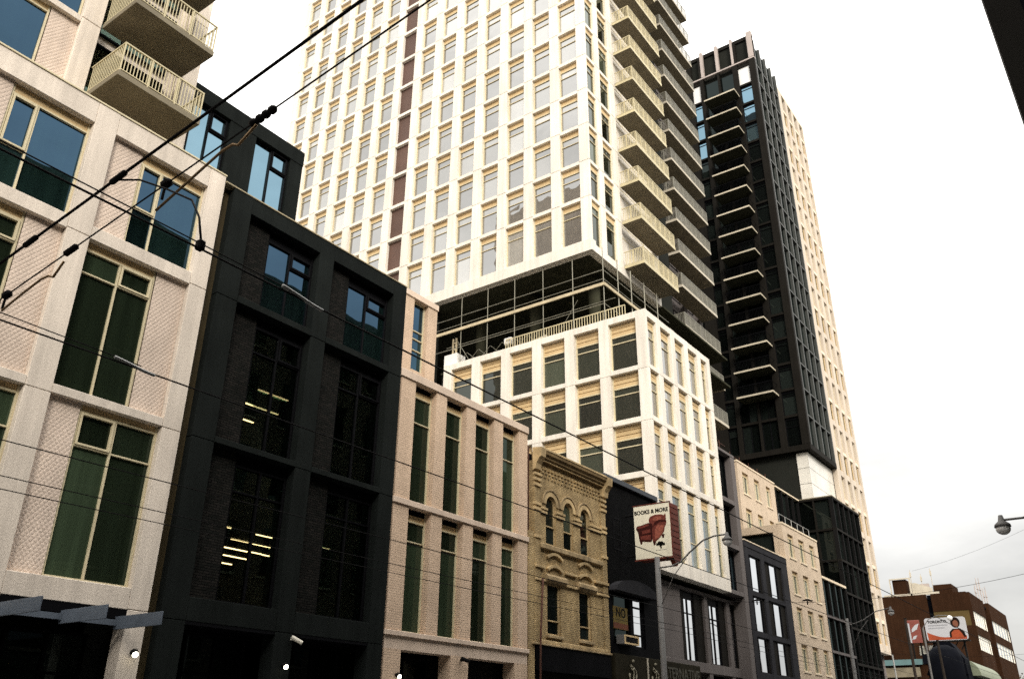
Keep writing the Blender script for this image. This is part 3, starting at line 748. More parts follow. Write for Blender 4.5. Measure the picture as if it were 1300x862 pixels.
# corbel table: three stepped tiers of brick teeth
cb = mm(B(-0.06, 0.025, -0.06, 0.06, -0.05, 0.05), 'corbel', 'yellow_brick')
for t, z in enumerate((12.50, 12.68, 12.86)):
    for k in range(19):
        inst(DD, 'corbel', cb, (F-0.03+0.02*t, DW0+0.62+0.284*k+0.07*(t % 2), z))
prof = [(F-0.4, 13.12), (F+0.06, 13.12), (F+0.10, 13.20), (F+0.22, 13.26), (F+0.24, 13.36), (F+0.34, 13.42), (F+0.36, 13.55), (F+0.30, 13.62), (F-0.4, 13.62)]
cno = part(DD, 'cornice', MB().prism(prof, 1, DW0+0.34, DW1-0.34), 'cornice_brown')
part(cno, 'moulding', B(F+0.2, F+0.39, DW0+0.34, DW1-0.34, 13.56, 13.65, c=0.01), 'yellow_stone')
part(cno, 'moulding', B(F-0.1, F+0.13, DW0+0.34, DW1-0.34, 13.14, 13.20, c=0.01), 'yellow_stone')
for y in (DW0+0.10, DW1-0.12):
    p2 = [(F-0.05, 12.60), (F+0.12, 12.66), (F+0.16, 12.9), (F+0.30, 13.1), (F+0.40, 13.2), (F+0.44, 13.60), (F-0.05, 13.66)]
    part(DD, 'bracket', MB().prism(p2, 1, y-0.20, y+0.22), 'yellow_stone')
part(DD, 'roof', B(-34, F-0.41, 30.42, DW1-0.01, 13.1, 13.5), 'black_brick')
part(DD, 'core', B(-34, F-0.8, 30.42, DW1-0.01, 0, 13.09), 'room_dark')
part(DD, 'shop_fascia', B(F-0.5, F+0.02, 30.95, DW1, 4.2, 5.18), 'black_paint')
window(DD, 6.1, 4.0, (F-0.9, 30.95, 0.15), FACE_E, 'black_paint', 'glass_black', ft=0.1, us=(2.0, 4.1), vs=((3.0, 0.1, 6.0),))

# ------------------------------------------------------------------ E: black painted shop
EE = thing('black_shop_building', 'black painted shop building with a flashed roof edge between yellow brick and white tower', 'building', (F, 40.0, 0.0))
E0, E1 = 37.16, 43.05
part(EE, 'wall', B(F-0.5, F-0.12, E0, E1, 8.45, 13.7), 'black_brick')
part(EE, 'parapet', B(F-0.5, F+0.05, E0, E1, 13.705, 13.98, c=0.02), 'flashing')
part(EE, 'core', B(-38, F-0.9, E0, E1, 0, 13.69), 'room_dark')
part(EE, 'wall', B(F-0.5, F-0.12, E0, E1, 5.35, 5.75), 'black_paint')
for y0, y1 in ((E0, 37.75), (39.5, 39.82), (41.05, E1)): part(EE, 'wall', B(F-0.5, F-0.13, y0, y1, 5.751, 8.449), 'black_paint')
window(EE, 1.75, 2.69, (F-0.2, 37.75, 5.755), FACE_E, 'charcoal_frame', 'glass_black', ft=0.07, vs=((1.4, 0.06, 1.68),))
window(EE, 1.23, 2.69, (F-0.2, 39.82, 5.755), FACE_E, 'charcoal_frame', 'glass_shop', ft=0.09, vs=((0.62, 0.08, 1.15), (1.95, 0.08, 1.15)))
for y0 in (38.1, 40.4):
    window(EE, 0.8, 1.6, (F-0.10, y0, 10.3), FACE_E, 'charcoal_frame', 'glass_shop' if y0 > 39 else 'glass_black', ft=0.06, vs=((0.8, 0.05, 0.75),))
# curved eyebrow roof over the bay
eb = MB()
for i in range(10):
    a, b = math.pi*i/10, math.pi*(i+1)/10
    pa, pb = (39.6-2.2*math.cos(a), 8.25+0.62*math.sin(a)), (39.6-2.2*math.cos(b), 8.25+0.62*math.sin(b))
    eb.prism([pa, pb, (pb[0], 8.2), (pa[0], 8.2)], 0, F-0.11, F+0.35)
part(EE, 'eyebrow_roof', eb, 'slate_stone')
ac = part(EE, 'air_conditioner', B(F-0.15, F+0.30, 38.0, 39.45, 5.78, 6.2, c=0.02), 'pole_grey')
acf = MB().box(F+0.301, F+0.33, 38.0, 38.1, 5.78, 6.2).box(F+0.301, F+0.33, 39.35, 39.45, 5.78, 6.2).box(F+0.301, F+0.33, 38.1, 39.35, 6.12, 6.2).box(F+0.301, F+0.33, 38.1, 39.35, 5.78, 5.86)
part(ac, 'grille_frame', acf, 'cream_head')
for i in range(6): part(ac, 'grille_slat', B(F+0.301, F+0.315, 38.1, 39.35, 5.88+0.04*i, 5.90+0.04*i), 'charcoal_frame')
pos_ = part(EE, 'poster', B(F-0.19, F-0.17, 37.86, 39.3, 6.5, 7.55), 'poster_yellow')
part(EE, 'poster_stripe', B(F-0.169, F-0.165, 37.86, 39.3, 6.52, 6.78), 'poster_orange')
put_text(EE, text_mesh('NO', 0.62, 'ink', 0.003, 0.012), (F-0.165, 38.6, 7.25), FACE_E)
fas = part(EE, 'shop_sign', B(F-0.3, F+0.10, 37.4, 46.9, 3.9, 5.33, c=0.02), 'shop_band')
for y in (40.62,): part(EE, 'sign_divider', B(F+0.101, F+0.14, y-0.05, y+0.05, 3.92, 5.31), 'concrete_edge')
def script_i(y):
    z = 4.45
    pts = [(y-0.30, z+0.05), (y-0.34, z-0.12), (y-0.24, z-0.3), (y-0.06, z-0.34), (y+0.06, z-0.18), (y+0.10, z+0.1), (y+0.02, z+0.34), (y-0.14, z+0.42), (y-0.20, z+0.3), (y-0.06, z+0.22), (y+0.16, z+0.30), (y+0.34, z+0.14), (y+0.36, z-0.1), (y+0.22, z-0.28)]
    mb = MB().tube([(F+0.13, a, b) for a, b in pts], 0.04, 6).ball((F+0.13, y+0.08, z+0.62), 0.075, 8, 6)
    part(EE, 'logo', mb, 'shop_letters', True)
script_i(39.0); script_i(41.35)
put_text(EE, text_mesh('ALTERNATIVE', 0.78, 'shop_letters_dim', 0.01, 0.01), (F+0.112, 44.35, 4.75), FACE_E, 0.98)
window(EE, 9.3, 3.6, (F-0.6, 37.45, 0.15), FACE_E, 'black_paint', 'glass_black', ft=0.1, us=(2.3, 4.6, 7.0))

# ------------------------------------------------------------------ white apartment tower with podium
TT = thing('white_tower', 'white gridded apartment tower overhanging a white podium with cream balconies on its side', 'apartment tower', (-30.0, 50.0, 0.0))
YS = 43.1
P_Z = [(10.0, 10.80), (15.31, 15.67), (18.65, 18.98), (21.97, 22.27), (25.46, 25.92)]
# podium south face: piers along x
pitch = 2.57
south_p = [(-21.72, F)] + [(-23.66-0.72-pitch*i+0.0, -23.66-pitch*i) for i in range(0, 6)]
for x0, x1 in south_p:
    for a in range(4): part(TT, 'pier', B(x0, x1, YS, YS+(0.6 if x1 < F else 0.22), P_Z[a][0] if a == 0 else P_Z[a][0]+0.006, P_Z[a+1][0]-0.006 if a < 3 else 25.92, c=0.015), 'tower_white')
for i in range(len(south_p)-1):
    x1, x0 = south_p[i][0], south_p[i+1][1]
    for z0, z1 in P_Z: part(TT, 'beam', B(x0+0.003, x1-0.003, YS+0.02, YS+0.6, z0, z1, c=0.015), 'tower_white')
    for a in range(4):
        z0, z1 = P_Z[a][1], P_Z[a+1][0]
        w, h = round(x1-x0-0.006, 3), round(z1-z0, 3)
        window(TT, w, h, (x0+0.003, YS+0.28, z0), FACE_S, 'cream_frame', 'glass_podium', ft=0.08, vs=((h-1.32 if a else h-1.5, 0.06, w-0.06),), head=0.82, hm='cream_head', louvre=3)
# podium street face
east_p = [(43.1, 43.32), (44.52, 45.10), (46.58, 47.16), (48.60, 49.18), (50.64, 51.22), (52.22, 52.76)]
for k, (y0, y1) in enumerate(east_p):
    if k == 0: continue
    for a in range(4): part(TT, 'pier', B(F-0.6, F, y0, y1, P_Z[a][0] if a == 0 else P_Z[a][0]+0.006, P_Z[a+1][0]-0.006 if a < 3 else 25.92, c=0.015), 'tower_white')
for z_, (za, zb) in enumerate(P_Z[:-1]):
    part(TT, 'pier', B(F-0.719, F-0.3, YS+0.601, 43.80, za if z_ == 0 else za+0.006, P_Z[z_+1][0]-0.006 if z_ < 3 else 25.92, c=0.012), 'tower_white')
for i in range(5):
    y0, y1 = east_p[i][1], east_p[i+1][0]
    for k, (z0, z1) in enumerate(P_Z): part(TT, 'beam', B(F-0.6, F-0.02, y0+0.003, y1-0.003, z0, z1, c=0.015), 'tower_white')
    for a in range(4):
        z0, z1 = P_Z[a][1], P_Z[a+1][0]
        w, h = round(y1-y0-0.006, 3), round(z1-z0, 3)
        hs = ((h-1.25, 0.06, w-0.06),) if a else ((h-1.25, 0.06, w-0.06), (1.45, 0.06, w-0.06))
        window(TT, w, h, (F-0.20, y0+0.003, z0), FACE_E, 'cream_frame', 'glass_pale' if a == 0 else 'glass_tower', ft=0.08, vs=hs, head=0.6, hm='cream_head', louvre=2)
part(TT, 'podium_core', B(-38.0, F-0.75, YS+0.75, 52.7, 10.05, 25.6), 'room_dark')
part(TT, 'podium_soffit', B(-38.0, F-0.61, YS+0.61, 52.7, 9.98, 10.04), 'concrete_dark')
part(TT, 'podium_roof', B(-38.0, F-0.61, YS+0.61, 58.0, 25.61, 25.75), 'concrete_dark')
part(TT, 'podium_end_wall', B(-38.0, F-0.61, 52.2, 52.73, 10.05, 25.9), 'tower_white')
# the open construction level between podium and tower
SX = -24.6
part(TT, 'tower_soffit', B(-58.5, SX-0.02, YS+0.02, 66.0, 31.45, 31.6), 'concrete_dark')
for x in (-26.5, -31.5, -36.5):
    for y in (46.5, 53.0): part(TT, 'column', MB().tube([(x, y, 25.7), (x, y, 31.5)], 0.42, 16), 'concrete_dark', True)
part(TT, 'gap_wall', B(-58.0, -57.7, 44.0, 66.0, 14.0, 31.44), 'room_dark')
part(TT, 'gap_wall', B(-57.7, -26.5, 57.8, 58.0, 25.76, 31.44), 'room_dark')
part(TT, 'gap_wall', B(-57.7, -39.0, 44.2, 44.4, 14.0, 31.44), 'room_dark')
# tower south face
nb = 14; tp = 2.43
T_piers = [(SX-0.80, SX)] + [(SX-0.80-tp*(i+1)+0.0, SX-tp*(i+1)) for i in range(nb)]
lev = [32.3, 35.92] + [39.0+3.23*i for i in range(12)]
TOP = lev[-1] + 3.23
edges = [31.46] + [z-0.15 for z in lev[1:]] + [TOP]
for i, (x0, x1) in enumerate(T_piers):
    for a in range(len(edges)-1): part(TT, 'pier', B(x0, x1, YS, YS+(0.5 if i else 0.2), edges[a]+0.008, edges[a+1]-0.008, c=0.02), 'tower_white')
part(TT, 'base_beam', B(T_piers[-1][0], SX+0.01, YS-0.02, YS+0.55, 31.40, 32.3, c=0.015), 'tower_white')
for k, z in enumerate(lev[1:] + [TOP]):
    for i in range(nb):
        x0, x1 = T_piers[i+1][1], T_piers[i][0]
        part(TT, 'beam', B(x0+0.003, x1-0.003, YS+0.05, YS+0.45, z-0.30, z, c=0.012), 'tower_white')
for k, z in enumerate(lev):
    zt = (lev[k+1] if k+1 < len(lev) else TOP) - 0.30
    for i in range(nb):
        x0, x1 = T_piers[i+1][1], T_piers[i][0]
        w, h = 1.624, round(zt - z, 2)
        if i == 7: 
            part(TT, 'blank_panel', B(x0+0.003, x1-0.003, YS+0.30, YS+0.42, z, zt), 'strip_brown'); continue
        up = (k, i) in ((9, 9), (6, 8), (3, 9))
        window(TT, w, h, (x0+0.003, YS+0.24, z), FACE_S, 'cream_frame', 'glass_tower', ft=0.07, vs=((h-1.05, 0.06, w-0.06),), head=0.42, hm='cream_head')
part(TT, 'tower_core', B(-58.6, SX-0.95, YS+0.5, 57.5, 31.61, TOP), 'room_dark')
# tower street face beside the balconies
e_p = [(43.1, 43.75), (44.95, 45.35), (46.75, 47.55)]
part(TT, 'pier', B(SX-0.799, SX-0.25, YS+0.501, 43.65, 31.46, TOP, c=0.012), 'tower_white')
for y0, y1 in ((44.55, 45.25), (46.75, 47.55)):
    for a in range(len(edges)-1): part(TT, 'pier', B(SX-0.5, SX, y0, y1, edges[a]+0.008, edges[a+1]-0.008, c=0.02), 'tower_white')
part(TT, 'base_beam', B(SX-0.55, SX+0.012, YS+0.551, 53.4, 31.40, 32.0, c=0.015), 'tower_white')
for y0, y1 in ((43.30, 44.55), (45.25, 46.75)):
    for k, z in enumerate(lev):
        zt = (lev[k+1] if k+1 < len(lev) else TOP)
        part(TT, 'beam', B(SX-0.45, SX-0.05, y0+0.003, y1-0.003, zt-0.30, zt, c=0.012), 'tower_white')
        w, h = round(y1-y0-0.006, 3), round(zt-0.3-(z if k else 32.0), 2)
        window(TT, w, h, (SX-0.15, y0+0.003, z if k else 32.0), FACE_E, 'cream_frame', 'glass_podium', ft=0.07, vs=((h-1.05, 0.06, w-0.06),), head=0.42, hm='cream_head')
part(TT, 'balcony_wall', B(SX-0.9, SX-0.3, 47.56, 53.4, 32.01, TOP), 'tower_white')
part(TT, 'balcony_wall', B(-28.6, -26.9, 53.41, 66.0, 25.76, TOP), 'grey_stone')
part(TT, 'balcony_pier', B(SX-0.29, SX+0.05, 52.6, 53.35, 32.01, TOP, c=0.015), 'tower_white')
for y in (57.9, 62.2, 65.4): part(TT, 'balcony_pier', B(-26.9, -26.55, y, y+0.6, 25.76, TOP, c=0.015), 'grey_stone')
# cream balconies
def balcony(x0, x1, y0, y1, z, slab_m, rail_m, th=0.22, nposts=7, panel=True, edge=None):
    sl = part(TT, 'balcony', B(x0, x1, y0, y1, z, z+th, c=0.01), slab_m)
    part(sl, 'slab_edge', MB().box(x1+0.001, x1+0.02, y0, y1, z+0.01, z+th+0.02).box(x0, x1+0.02, y0-0.02, y0-0.001, z+0.01, z+th+0.02), edge or slab_m)
    rl = MB(); zt = z+1.32
    rl.box(x1-0.06, x1-0.01, y0, y1, zt, zt+0.06).box(x0, x1-0.06, y0, y0+0.05, zt, zt+0.06)
    rl.box(x1-0.05, x1-0.02, y0, y1, z+th+0.08, z+th+0.11).box(x0, x1-0.06, y0+0.01, y0+0.04, z+th+0.08, z+th+0.11)
    for i in range(nposts+1):
        yy = y0 + (y1-y0-0.05)*i/nposts
        rl.box(x1-0.06, x1-0.01, yy, yy+0.05, z+th, zt)
    rl.box(x0+0.7, x0+0.75, y0, y0+0.05, z+th, zt)
    n = int((y1-y0)/0.13)
    for i in range(1, n): 
        yy = y0+(y1-y0)*i/n; rl.box(x1-0.045, x1-0.025, yy-0.022, yy+0.022, z+th+0.11, zt)
    n = int((x1-x0)/0.13)
    for i in range(1, n):
        xx = x0+(x1-x0)*i/n; rl.box(xx-0.022, xx+0.022, y0+0.015, y0+0.035, z+th+0.11, zt)
    part(sl, 'railing', rl, rail_m)
    return sl
b_lev = [32.0, 35.70] + [38.98+3.21*i for i in range(12)]
for k, z in enumerate(b_lev[:13]):
    balcony(SX+0.003, -23.03, 47.66, 53.2, z, 'concrete', 'cream_rail', edge='cream_rail')
    window(TT, 3.6, 2.7, (SX-0.28, 48.0, z+0.25), FACE_E, 'cream_frame', 'glass_podium', ft=0.08, us=(1.2, 2.4))
for k, z in enumerate([25.35, 28.75] + b_lev[:13]):
    balcony(-26.55, -25.1, 58.8, 66.0, z, 'concrete', 'rail_grey', edge='concrete_edge')
    window(TT, 5.6, 2.6, (-26.85, 59.2, z+0.25), FACE_E, 'charcoal_frame', 'glass_black', ft=0.08, us=(1.4, 2.8, 4.2))

# ------------------------------------------------------------------ scaffold in the open level
SC = thing('scaffold', 'tube scaffold with timber rails in the open gap below the white tower', 'scaffold', (-30.0, 43.3, 25.75))
pxs = [-38.3, -35.9, -33.49, -31.11, -28.71, -26.31, -23.95]
for x in pxs:
    part(SC, 'standard', MB().tube([(x, 43.3, 25.92), (x, 43.3, 31.4)], 0.028, 6), 'scaffold_steel')
for z, r in ((29.70, 0.03), (29.02, 0.025), (27.2, 0.025)):
    part(SC, 'ledger', MB().tube([(-38.4, 43.3, z), (-23.9, 43.3, z)], r, 6), 'scaffold_steel')
    part(SC, 'ledger', MB().tube([(-23.95, 43.3, z), (-23.95, 53.0, z)], r, 6), 'scaffold_steel')
part(SC, 'timber_rail', B(-38.4, -23.9, 43.18, 43.26, 28.5, 28.72), 'timber')
part(SC, 'timber_rail', B(-23.9, -23.82, 43.2, 53.0, 28.5, 28.72), 'timber')
for y in (45.3, 47.2, 49.2, 51.2): part(SC, 'standard', MB().tube([(-23.95, y, 25.75), (-23.95, y, 31.4)], 0.035, 6), 'scaffold_steel')
for a, b in ((-26.31, -28.2), (-36.9, -35.3)):
    part(SC, 'brace', MB().tube([(a, 43.9, 28.4), (b, 43.9, 25.9)], 0.022, 6), 'scaffold_steel')
for i in range(9):
    x = -37.6+1.05*i
    part(SC, 'brace', MB().tube([(x, 43.6, 25.85), (x+1.0, 43.6, 26.75)], 0.015, 5).tube([(x+1.0, 43.6, 25.85), (x, 43.6, 26.75)], 0.015, 5), 'scaffold_steel')
part(SC, 'ledger', MB().tube([(-38.4, 44.7, 28.2), (-23.9, 44.7, 28.2)], 0.03, 6), 'scaffold_steel')
gr = MB().box(-32.0, -22.6, 43.5, 43.54, 26.75, 26.82).box(-32.0, -22.6, 43.5, 43.54, 26.0, 26.06)
for i in range(48): x = -32.0+9.4*i/47; gr.box(x-0.02, x+0.02, 43.505, 43.535, 26.06, 26.75)
solo('guard_rail', gr, 'cream_rail', 'cream picket guard rail on the podium roof under the scaffold', 'railing')
solo('site_sheet', MB().prism([(-36.8, 25.76), (-29.0, 25.76), (-30.0, 27.5), (-33.0, 27.1), (-36.4, 26.4)], 1, 45.6, 45.68), 'slab_white', 'pale plastic sheet hung behind the scaffold on the podium roof', 'sheet')
wv = thing('worker_light', 'white site floodlight on a stand at the podium roof edge', 'site light', (-31.9, 43.75, 25.76))
part(wv, 'stand', MB().tube([(-31.9, 43.75, 25.76), (-31.9, 43.75, 26.5)], 0.04, 8), 'scaffold_steel')
part(wv, 'lamp_head', B(-32.25, -31.6, 43.6, 43.9, 26.5, 27.0, c=0.05), 'curtain_white')
bx = thing('lift_box', 'white hoist box standing at the far end of the podium roof', 'hoist', (-36.9, 43.9, 25.76))
part(bx, 'box', B(-37.5, -36.3, 43.4, 44.4, 25.76, 26.9, c=0.03), 'curtain_white')
part(bx, 'mast', MB().box(-37.1, -37.0, 43.8, 43.9, 26.9, 28.3).box(-36.8, -36.7, 43.8, 43.9, 26.9, 28.3).box(-37.0, -36.8, 43.8, 43.9, 27.4, 27.46).box(-37.0, -36.8, 43.8, 43.9, 27.9, 27.96), 'timber')

# ------------------------------------------------------------------ G: grey stone building under and beside the podium
GG = thing('grey_stone_building', 'grey stone framed building with tall bright shop windows under the white podium', 'building', (F, 50.0, 0.0))
XG = F - 0.7; ks = XG / F
def gy(y): return y*ks
for y0, y1 in ((43.4, 45.18*ks), (48.38*ks-0.0, 48.85*ks), (51.65*ks, 52.16*ks)):
    part(GG, 'pier', B(XG-0.6, XG, y0, y1, 0, 9.54, c=0.015), 'grey_stone')
part(GG, 'beam', B(XG-0.6, XG+0.03, 43.4, 54.98, 9.545, 9.72, c=0.015), 'grey_stone')
part(GG, 'beam', B(XG-0.6, XG+0.03, 43.4, 54.98, 5.15, 5.68, c=0.015), 'grey_stone')
gb = [(45.18*ks, 48.38*ks), (48.85*ks, 51.65*ks), (52.16*ks, 54.98)]
for y0, y1 in gb:
    off = {0: 0.75, 1: 0.55, 2: 0.45}[gb.index((y0, y1))]
    w = 1.42 if off > 0.5 else 1.2
    part(GG, 'side_panel', B(XG-0.5, XG-0.16, y0+off+w+0.003, y1-0.003, 5.69, 9.54), 'bronze_dark')
    part(GG, 'side_panel', B(XG-0.5, XG-0.16, y0+0.003, y0+off-0.003, 5.69, 9.54), 'bronze_dark')
    window(GG, w, 3.84, (XG-0.20, y0+off, 5.69), FACE_E, 'charcoal_frame', 'glass_shop', ft=0.07, fd=0.1, us=(w*0.42,), vs=((2.62, 0.06, w-0.06),), head=0.35, hm='charcoal_frame')
    window(GG, y1-y0-0.02, 5.0, (XG-0.9, y0+0.01, 0.13), FACE_E, 'charcoal_frame', 'glass_black', ft=0.09, us=(1.0,))
part(GG, 'core', B(-38, XG-1.05, 43.4, 55.6, 0, 9.9), 'room_dark')
part(GG, 'pier', B(F-1.3, F-0.05, 55.0, 55.66, 0, 19.4, c=0.015), 'grey_stone')
part(GG, 'beam', B(F-0.9, F-0.04, 52.78, 55.66, 19.405, 19.6, c=0.015), 'grey_stone')
for z0, z1 in ((10.0, 10.25), (12.95, 13.25), (15.95, 16.25)):
    part(GG, 'beam', B(F-0.9, F-0.06, 52.78, 54.995, z0, z1, c=0.012), 'grey_stone')
for z0, z1 in ((10.25, 12.95), (13.25, 15.95), (16.25, 19.4)):
    window(GG, 2.2, z1-z0, (F-0.5, 52.785, z0), FACE_E, 'charcoal_frame', 'glass_sky_tint' if z0 < 11 else 'glass_black', ft=0.07, us=(0.75, 1.5))
part(GG, 'core', B(-38, F-0.95, 52.78, 55.6, 9.91, 19.4), 'room_dark')
part(GG, 'roof_rail', MB().tube([(F-0.6, 52.8, 20.4), (F-0.6, 55.6, 20.4)], 0.03, 6).tube([(F-0.6, 53.2, 19.6), (F-0.6, 53.2, 20.6)], 0.03, 6).tube([(F-0.6, 54.6, 19.6), (F-0.6, 54.6, 20.6)], 0.03, 6), 'dark_red_brick')

# ------------------------------------------------------------------ J: charcoal house with six bright windows
JJ = thing('slate_building', 'slate dark building with six narrow sky reflecting windows in two columns', 'building', (F, 59.8, 0.0))
j_p = [(55.70, 56.35), (58.62, 59.25), (62.75, 63.90)]
for y0, y1 in j_p: part(JJ, 'pier', B(F-0.5, F, y0, y1, 0, 13.4, c=0.015), 'slate_stone')
for y0, y1 in ((56.35, 58.62), (59.25, 62.75)):
    for z0, z1 in ((4.9, 5.55), (7.72, 8.05), (10.30, 10.60), (12.95, 13.4)):
        part(JJ, 'beam', B(F-0.5, F-0.02, y0+0.003, y1-0.003, z0, z1, c=0.015), 'slate_stone')
    for z0, z1 in ((5.55, 7.72), (8.05, 10.30), (10.60, 12.95)):
        w = 1.50
        window(JJ, w, round(z1-z0, 3), (F-0.10, y0+(0.38 if y0 < 58 else 1.05), z0), FACE_E, 'charcoal_frame', 'glass_shop', ft=0.07)
        part(JJ, 'side_panel', B(F-0.48, F-0.14, y0+(1.885 if y0 < 58 else 2.555), y1-0.004, z0+0.002, z1-0.002), 'bronze_dark')
        part(JJ, 'side_panel', B(F-0.48, F-0.14, y0+0.004, y0+(0.375 if y0 < 58 else 1.045), z0+0.002, z1-0.002), 'bronze_dark')
part(JJ, 'parapet', B(F-0.5, F+0.02, 55.7, 63.9, 13.405, 13.8, c=0.02), 'slate_stone')
part(JJ, 'parapet_cap', B(F-0.55, F+0.06, 55.69, 63.91, 13.805, 13.88, c=0.01), 'beige_sill')
part(JJ, 'core', B(-38, F-0.6, 55.7, 63.9, 0, 13.4), 'room_dark')

# ------------------------------------------------------------------ K: beige brick building with punched windows and a set-back top
KK = thing('beige_brick_building', 'beige brick building with rows of three small windows and a set-back upper block', 'building', (F, 68.0, 0.0))
K0, K1 = 63.95, 72.2
kw = [(64.95, 66.25), (67.40, 68.75), (70.0, 71.2)]
kz = [(6.15, 7.95), (8.80, 10.55), (11.50, 13.15), (14.15, 15.90)]
def punched(parent, X, y0, y1, z0, z1, cols, rows, m, tag='wall'):
    ys = [y0] + [v for c in cols for v in c] + [y1]
    zb = z0
    for (a, b) in rows:
        part(parent, tag, B(X-0.4, X, y0, y1, zb, a-0.002), m)
        for i in range(0, len(ys), 2): part(parent, tag, B(X-0.4, X-0.0005, ys[i]+0.001, ys[i+1]-0.001, a, b), m)
        zb = b+0.002
    part(parent, tag, B(X-0.4, X, y0, y1, zb, z1), m)
    for (a, b) in rows:
        for (u, v) in cols:
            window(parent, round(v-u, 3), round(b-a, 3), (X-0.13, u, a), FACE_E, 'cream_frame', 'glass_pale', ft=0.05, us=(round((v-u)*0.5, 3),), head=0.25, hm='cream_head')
            part(parent, 'sill', B(X-0.15, X+0.06, u-0.12, v+0.12, a-0.14, a-0.004, c=0.01), 'beige_sill')
punched(KK, F, K0, K1, 5.0, 16.45, kw, kz, 'beige_brick')
part(KK, 'parapet_cap', B(F-0.45, F+0.05, K0-0.03, K1, 16.455, 16.6, c=0.01), 'beige_sill')
# side wall with a terrace opening
part(KK, 'side_wall', B(-28, F-0.41, K0, K0+0.35, 5.0, 14.2), 'beige_brick')
part(KK, 'side_wall', B(-28, F-0.41, K0, K0+0.35, 15.9, 16.45), 'beige_brick')
part(KK, 'side_wall', B(-21.75, F-0.41, K0, K0+0.35, 14.201, 15.899), 'beige_brick')
part(KK, 'terrace_glass', B(-28, -21.76, K0+0.3, K0+0.34, 14.21, 15.89), 'glass_black')
part(KK, 'core', B(-38, F-0.6, K0+0.4, K1, 0, 16.3), 'room_dark')
part(KK, 'shop_wall', B(F-0.5, F-0.02, K0, K1, 0, 4.99), 'black_paint')
XK = -24.1
punched(KK, XK, 64.25, 72.6, 16.4, 21.9, [(65.2, 66.5), (67.75, 68.95), (70.45, 71.5)], [(16.6, 18.35), (19.55, 21.3)], 'beige_brick')
part(KK, 'parapet_cap', B(XK-0.45, XK+0.05, 64.2, 72.65, 21.905, 22.05, c=0.01), 'beige_sill')
part(KK, 'core', B(-38, XK-0.6, 64.3, 72.55, 16.31, 21.8), 'room_dark')
part(KK, 'side_wall', B(-38, XK-0.41, 64.25, 64.6, 16.4, 21.9), 'beige_brick')
rr = MB()
for y in (64.4, 65.8, 67.2, 68.6, 70.0, 71.4): rr.tube([(F-0.3, y, 16.6), (F-0.3, y, 17.35)], 0.025, 6)
rr.tube([(F-0.3, 64.4, 17.35), (F-0.3, 71.4, 17.35)], 0.025, 6)
part(KK, 'terrace_rail', rr, 'galvanised')
r2 = MB()
for y in (64.5, 66.5, 68.5, 70.5, 72.4): r2.tube([(XK-0.6, y, 21.95), (XK-0.6, y, 22.9)], 0.03, 6)
r2.tube([(XK-0.6, 64.5, 22.6), (XK-0.6, 72.4, 22.6)], 0.03, 6)
part(KK, 'roof_rail', r2, 'dark_red_brick')

# ------------------------------------------------------------------ L, M: black glass blocks and black tower, white slab beyond
LL = thing('black_glass_building', 'black glass building with thin mullions and a pale coping beside beige brick', 'building', (F, 75.5, 0.0))
for k in range(5):
    y = 72.25 + 1.62*k
    part(LL, 'mullion', B(F-0.35, F, y, y+0.12, 0, 13.6, c=0.01), 'black_metal')
for z in (4.5, 7.9, 10.6, 13.6): part(LL, 'coping' if z > 13 else 'floor_band', B(F-0.4, F+0.04, 72.25, 78.85, z, z+0.2, c=0.01), 'beige_sill' if z > 13 else 'grey_stone')
for k in range(4):
    for z0, z1 in ((0.2, 4.5), (4.7, 7.9), (8.1, 10.6), (10.8, 13.6)):
        part(LL, 'pane', B(F-0.2, F-0.18, 72.37+1.62*k, 72.25+1.62*(k+1), z0, z1), 'glass_black')
part(LL, 'core', B(-36, F-0.41, 72.25, 78.85, 0, 13.7), 'room_dark')
for k in range(5):
    y = 72.7 + 1.5*k
    part(LL, 'mullion', B(-24.4, -24.05, y, y+0.12, 13.8, 21.7, c=0.01), 'black_metal')
for k in range(4): part(LL, 'pane', B(-24.3, -24.28, 72.82+1.5*k, 72.7+1.5*(k+1), 13.8, 21.7), 'glass_black')
part(LL, 'coping', B(-24.6, -24.0, 72.66, 78.8, 21.705, 21.85, c=0.01), 'beige_sill')
part(LL, 'core', B(-36, -24.41, 72.66, 78.85, 13.71, 21.7), 'room_dark')

MM = thing('black_tower', 'tall black apartment tower with a column of white edged balconies and open crown', 'apartment tower', (-26.0, 84.0, 0.0))
YT, XM = 78.9, -22.25
# podium block, corner at x = -21
for k in range(6):
    y = YT + 1.66*k
    part(MM, 'mullion', B(F-0.35, F, y+0.002, y+0.16, 0, 21.6, c=0.01), 'black_metal')
for z in (4.2, 7.4, 10.3, 13.2, 16.0, 18.75, 21.6): 
    part(MM, 'floor_band', B(F-0.4, F+0.02, YT, 87.4, z, z+0.2, c=0.01), 'bronze_dark')
    part(MM, 'floor_band', B(-30, F-0.41, YT-0.02, YT+0.4, z, z+0.2, c=0.01), 'bronze_dark')
zz = [0, 4.2, 7.4, 10.3, 13.2, 16.0, 18.75, 21.6]
for a in range(7):
    for k in range(5): part(MM, 'pane', B(F-0.22, F-0.2, YT+0.16+1.66*k, YT+1.66*(k+1), zz[a]+(0.2 if a else 0), zz[a+1]), 'glass_black')
    for k in range(4): part(MM, 'pane', B(F-0.36-1.5*(k+1)+0.16, F-0.36-1.5*k, YT+0.2, YT+0.22, zz[a]+(0.2 if a else 0), zz[a+1]), 'glass_black')
for k in range(5): part(MM, 'mullion', B(F-0.36-1.5*k-0.0, F-0.36-1.5*k+0.16 if k else F-0.36, YT+0.0, YT+0.4, 0, 21.6, c=0.01), 'bronze_dark')
part(MM, 'core', B(-45, F-0.45, YT+0.45, 87.3, 0, 21.7), 'room_dark')
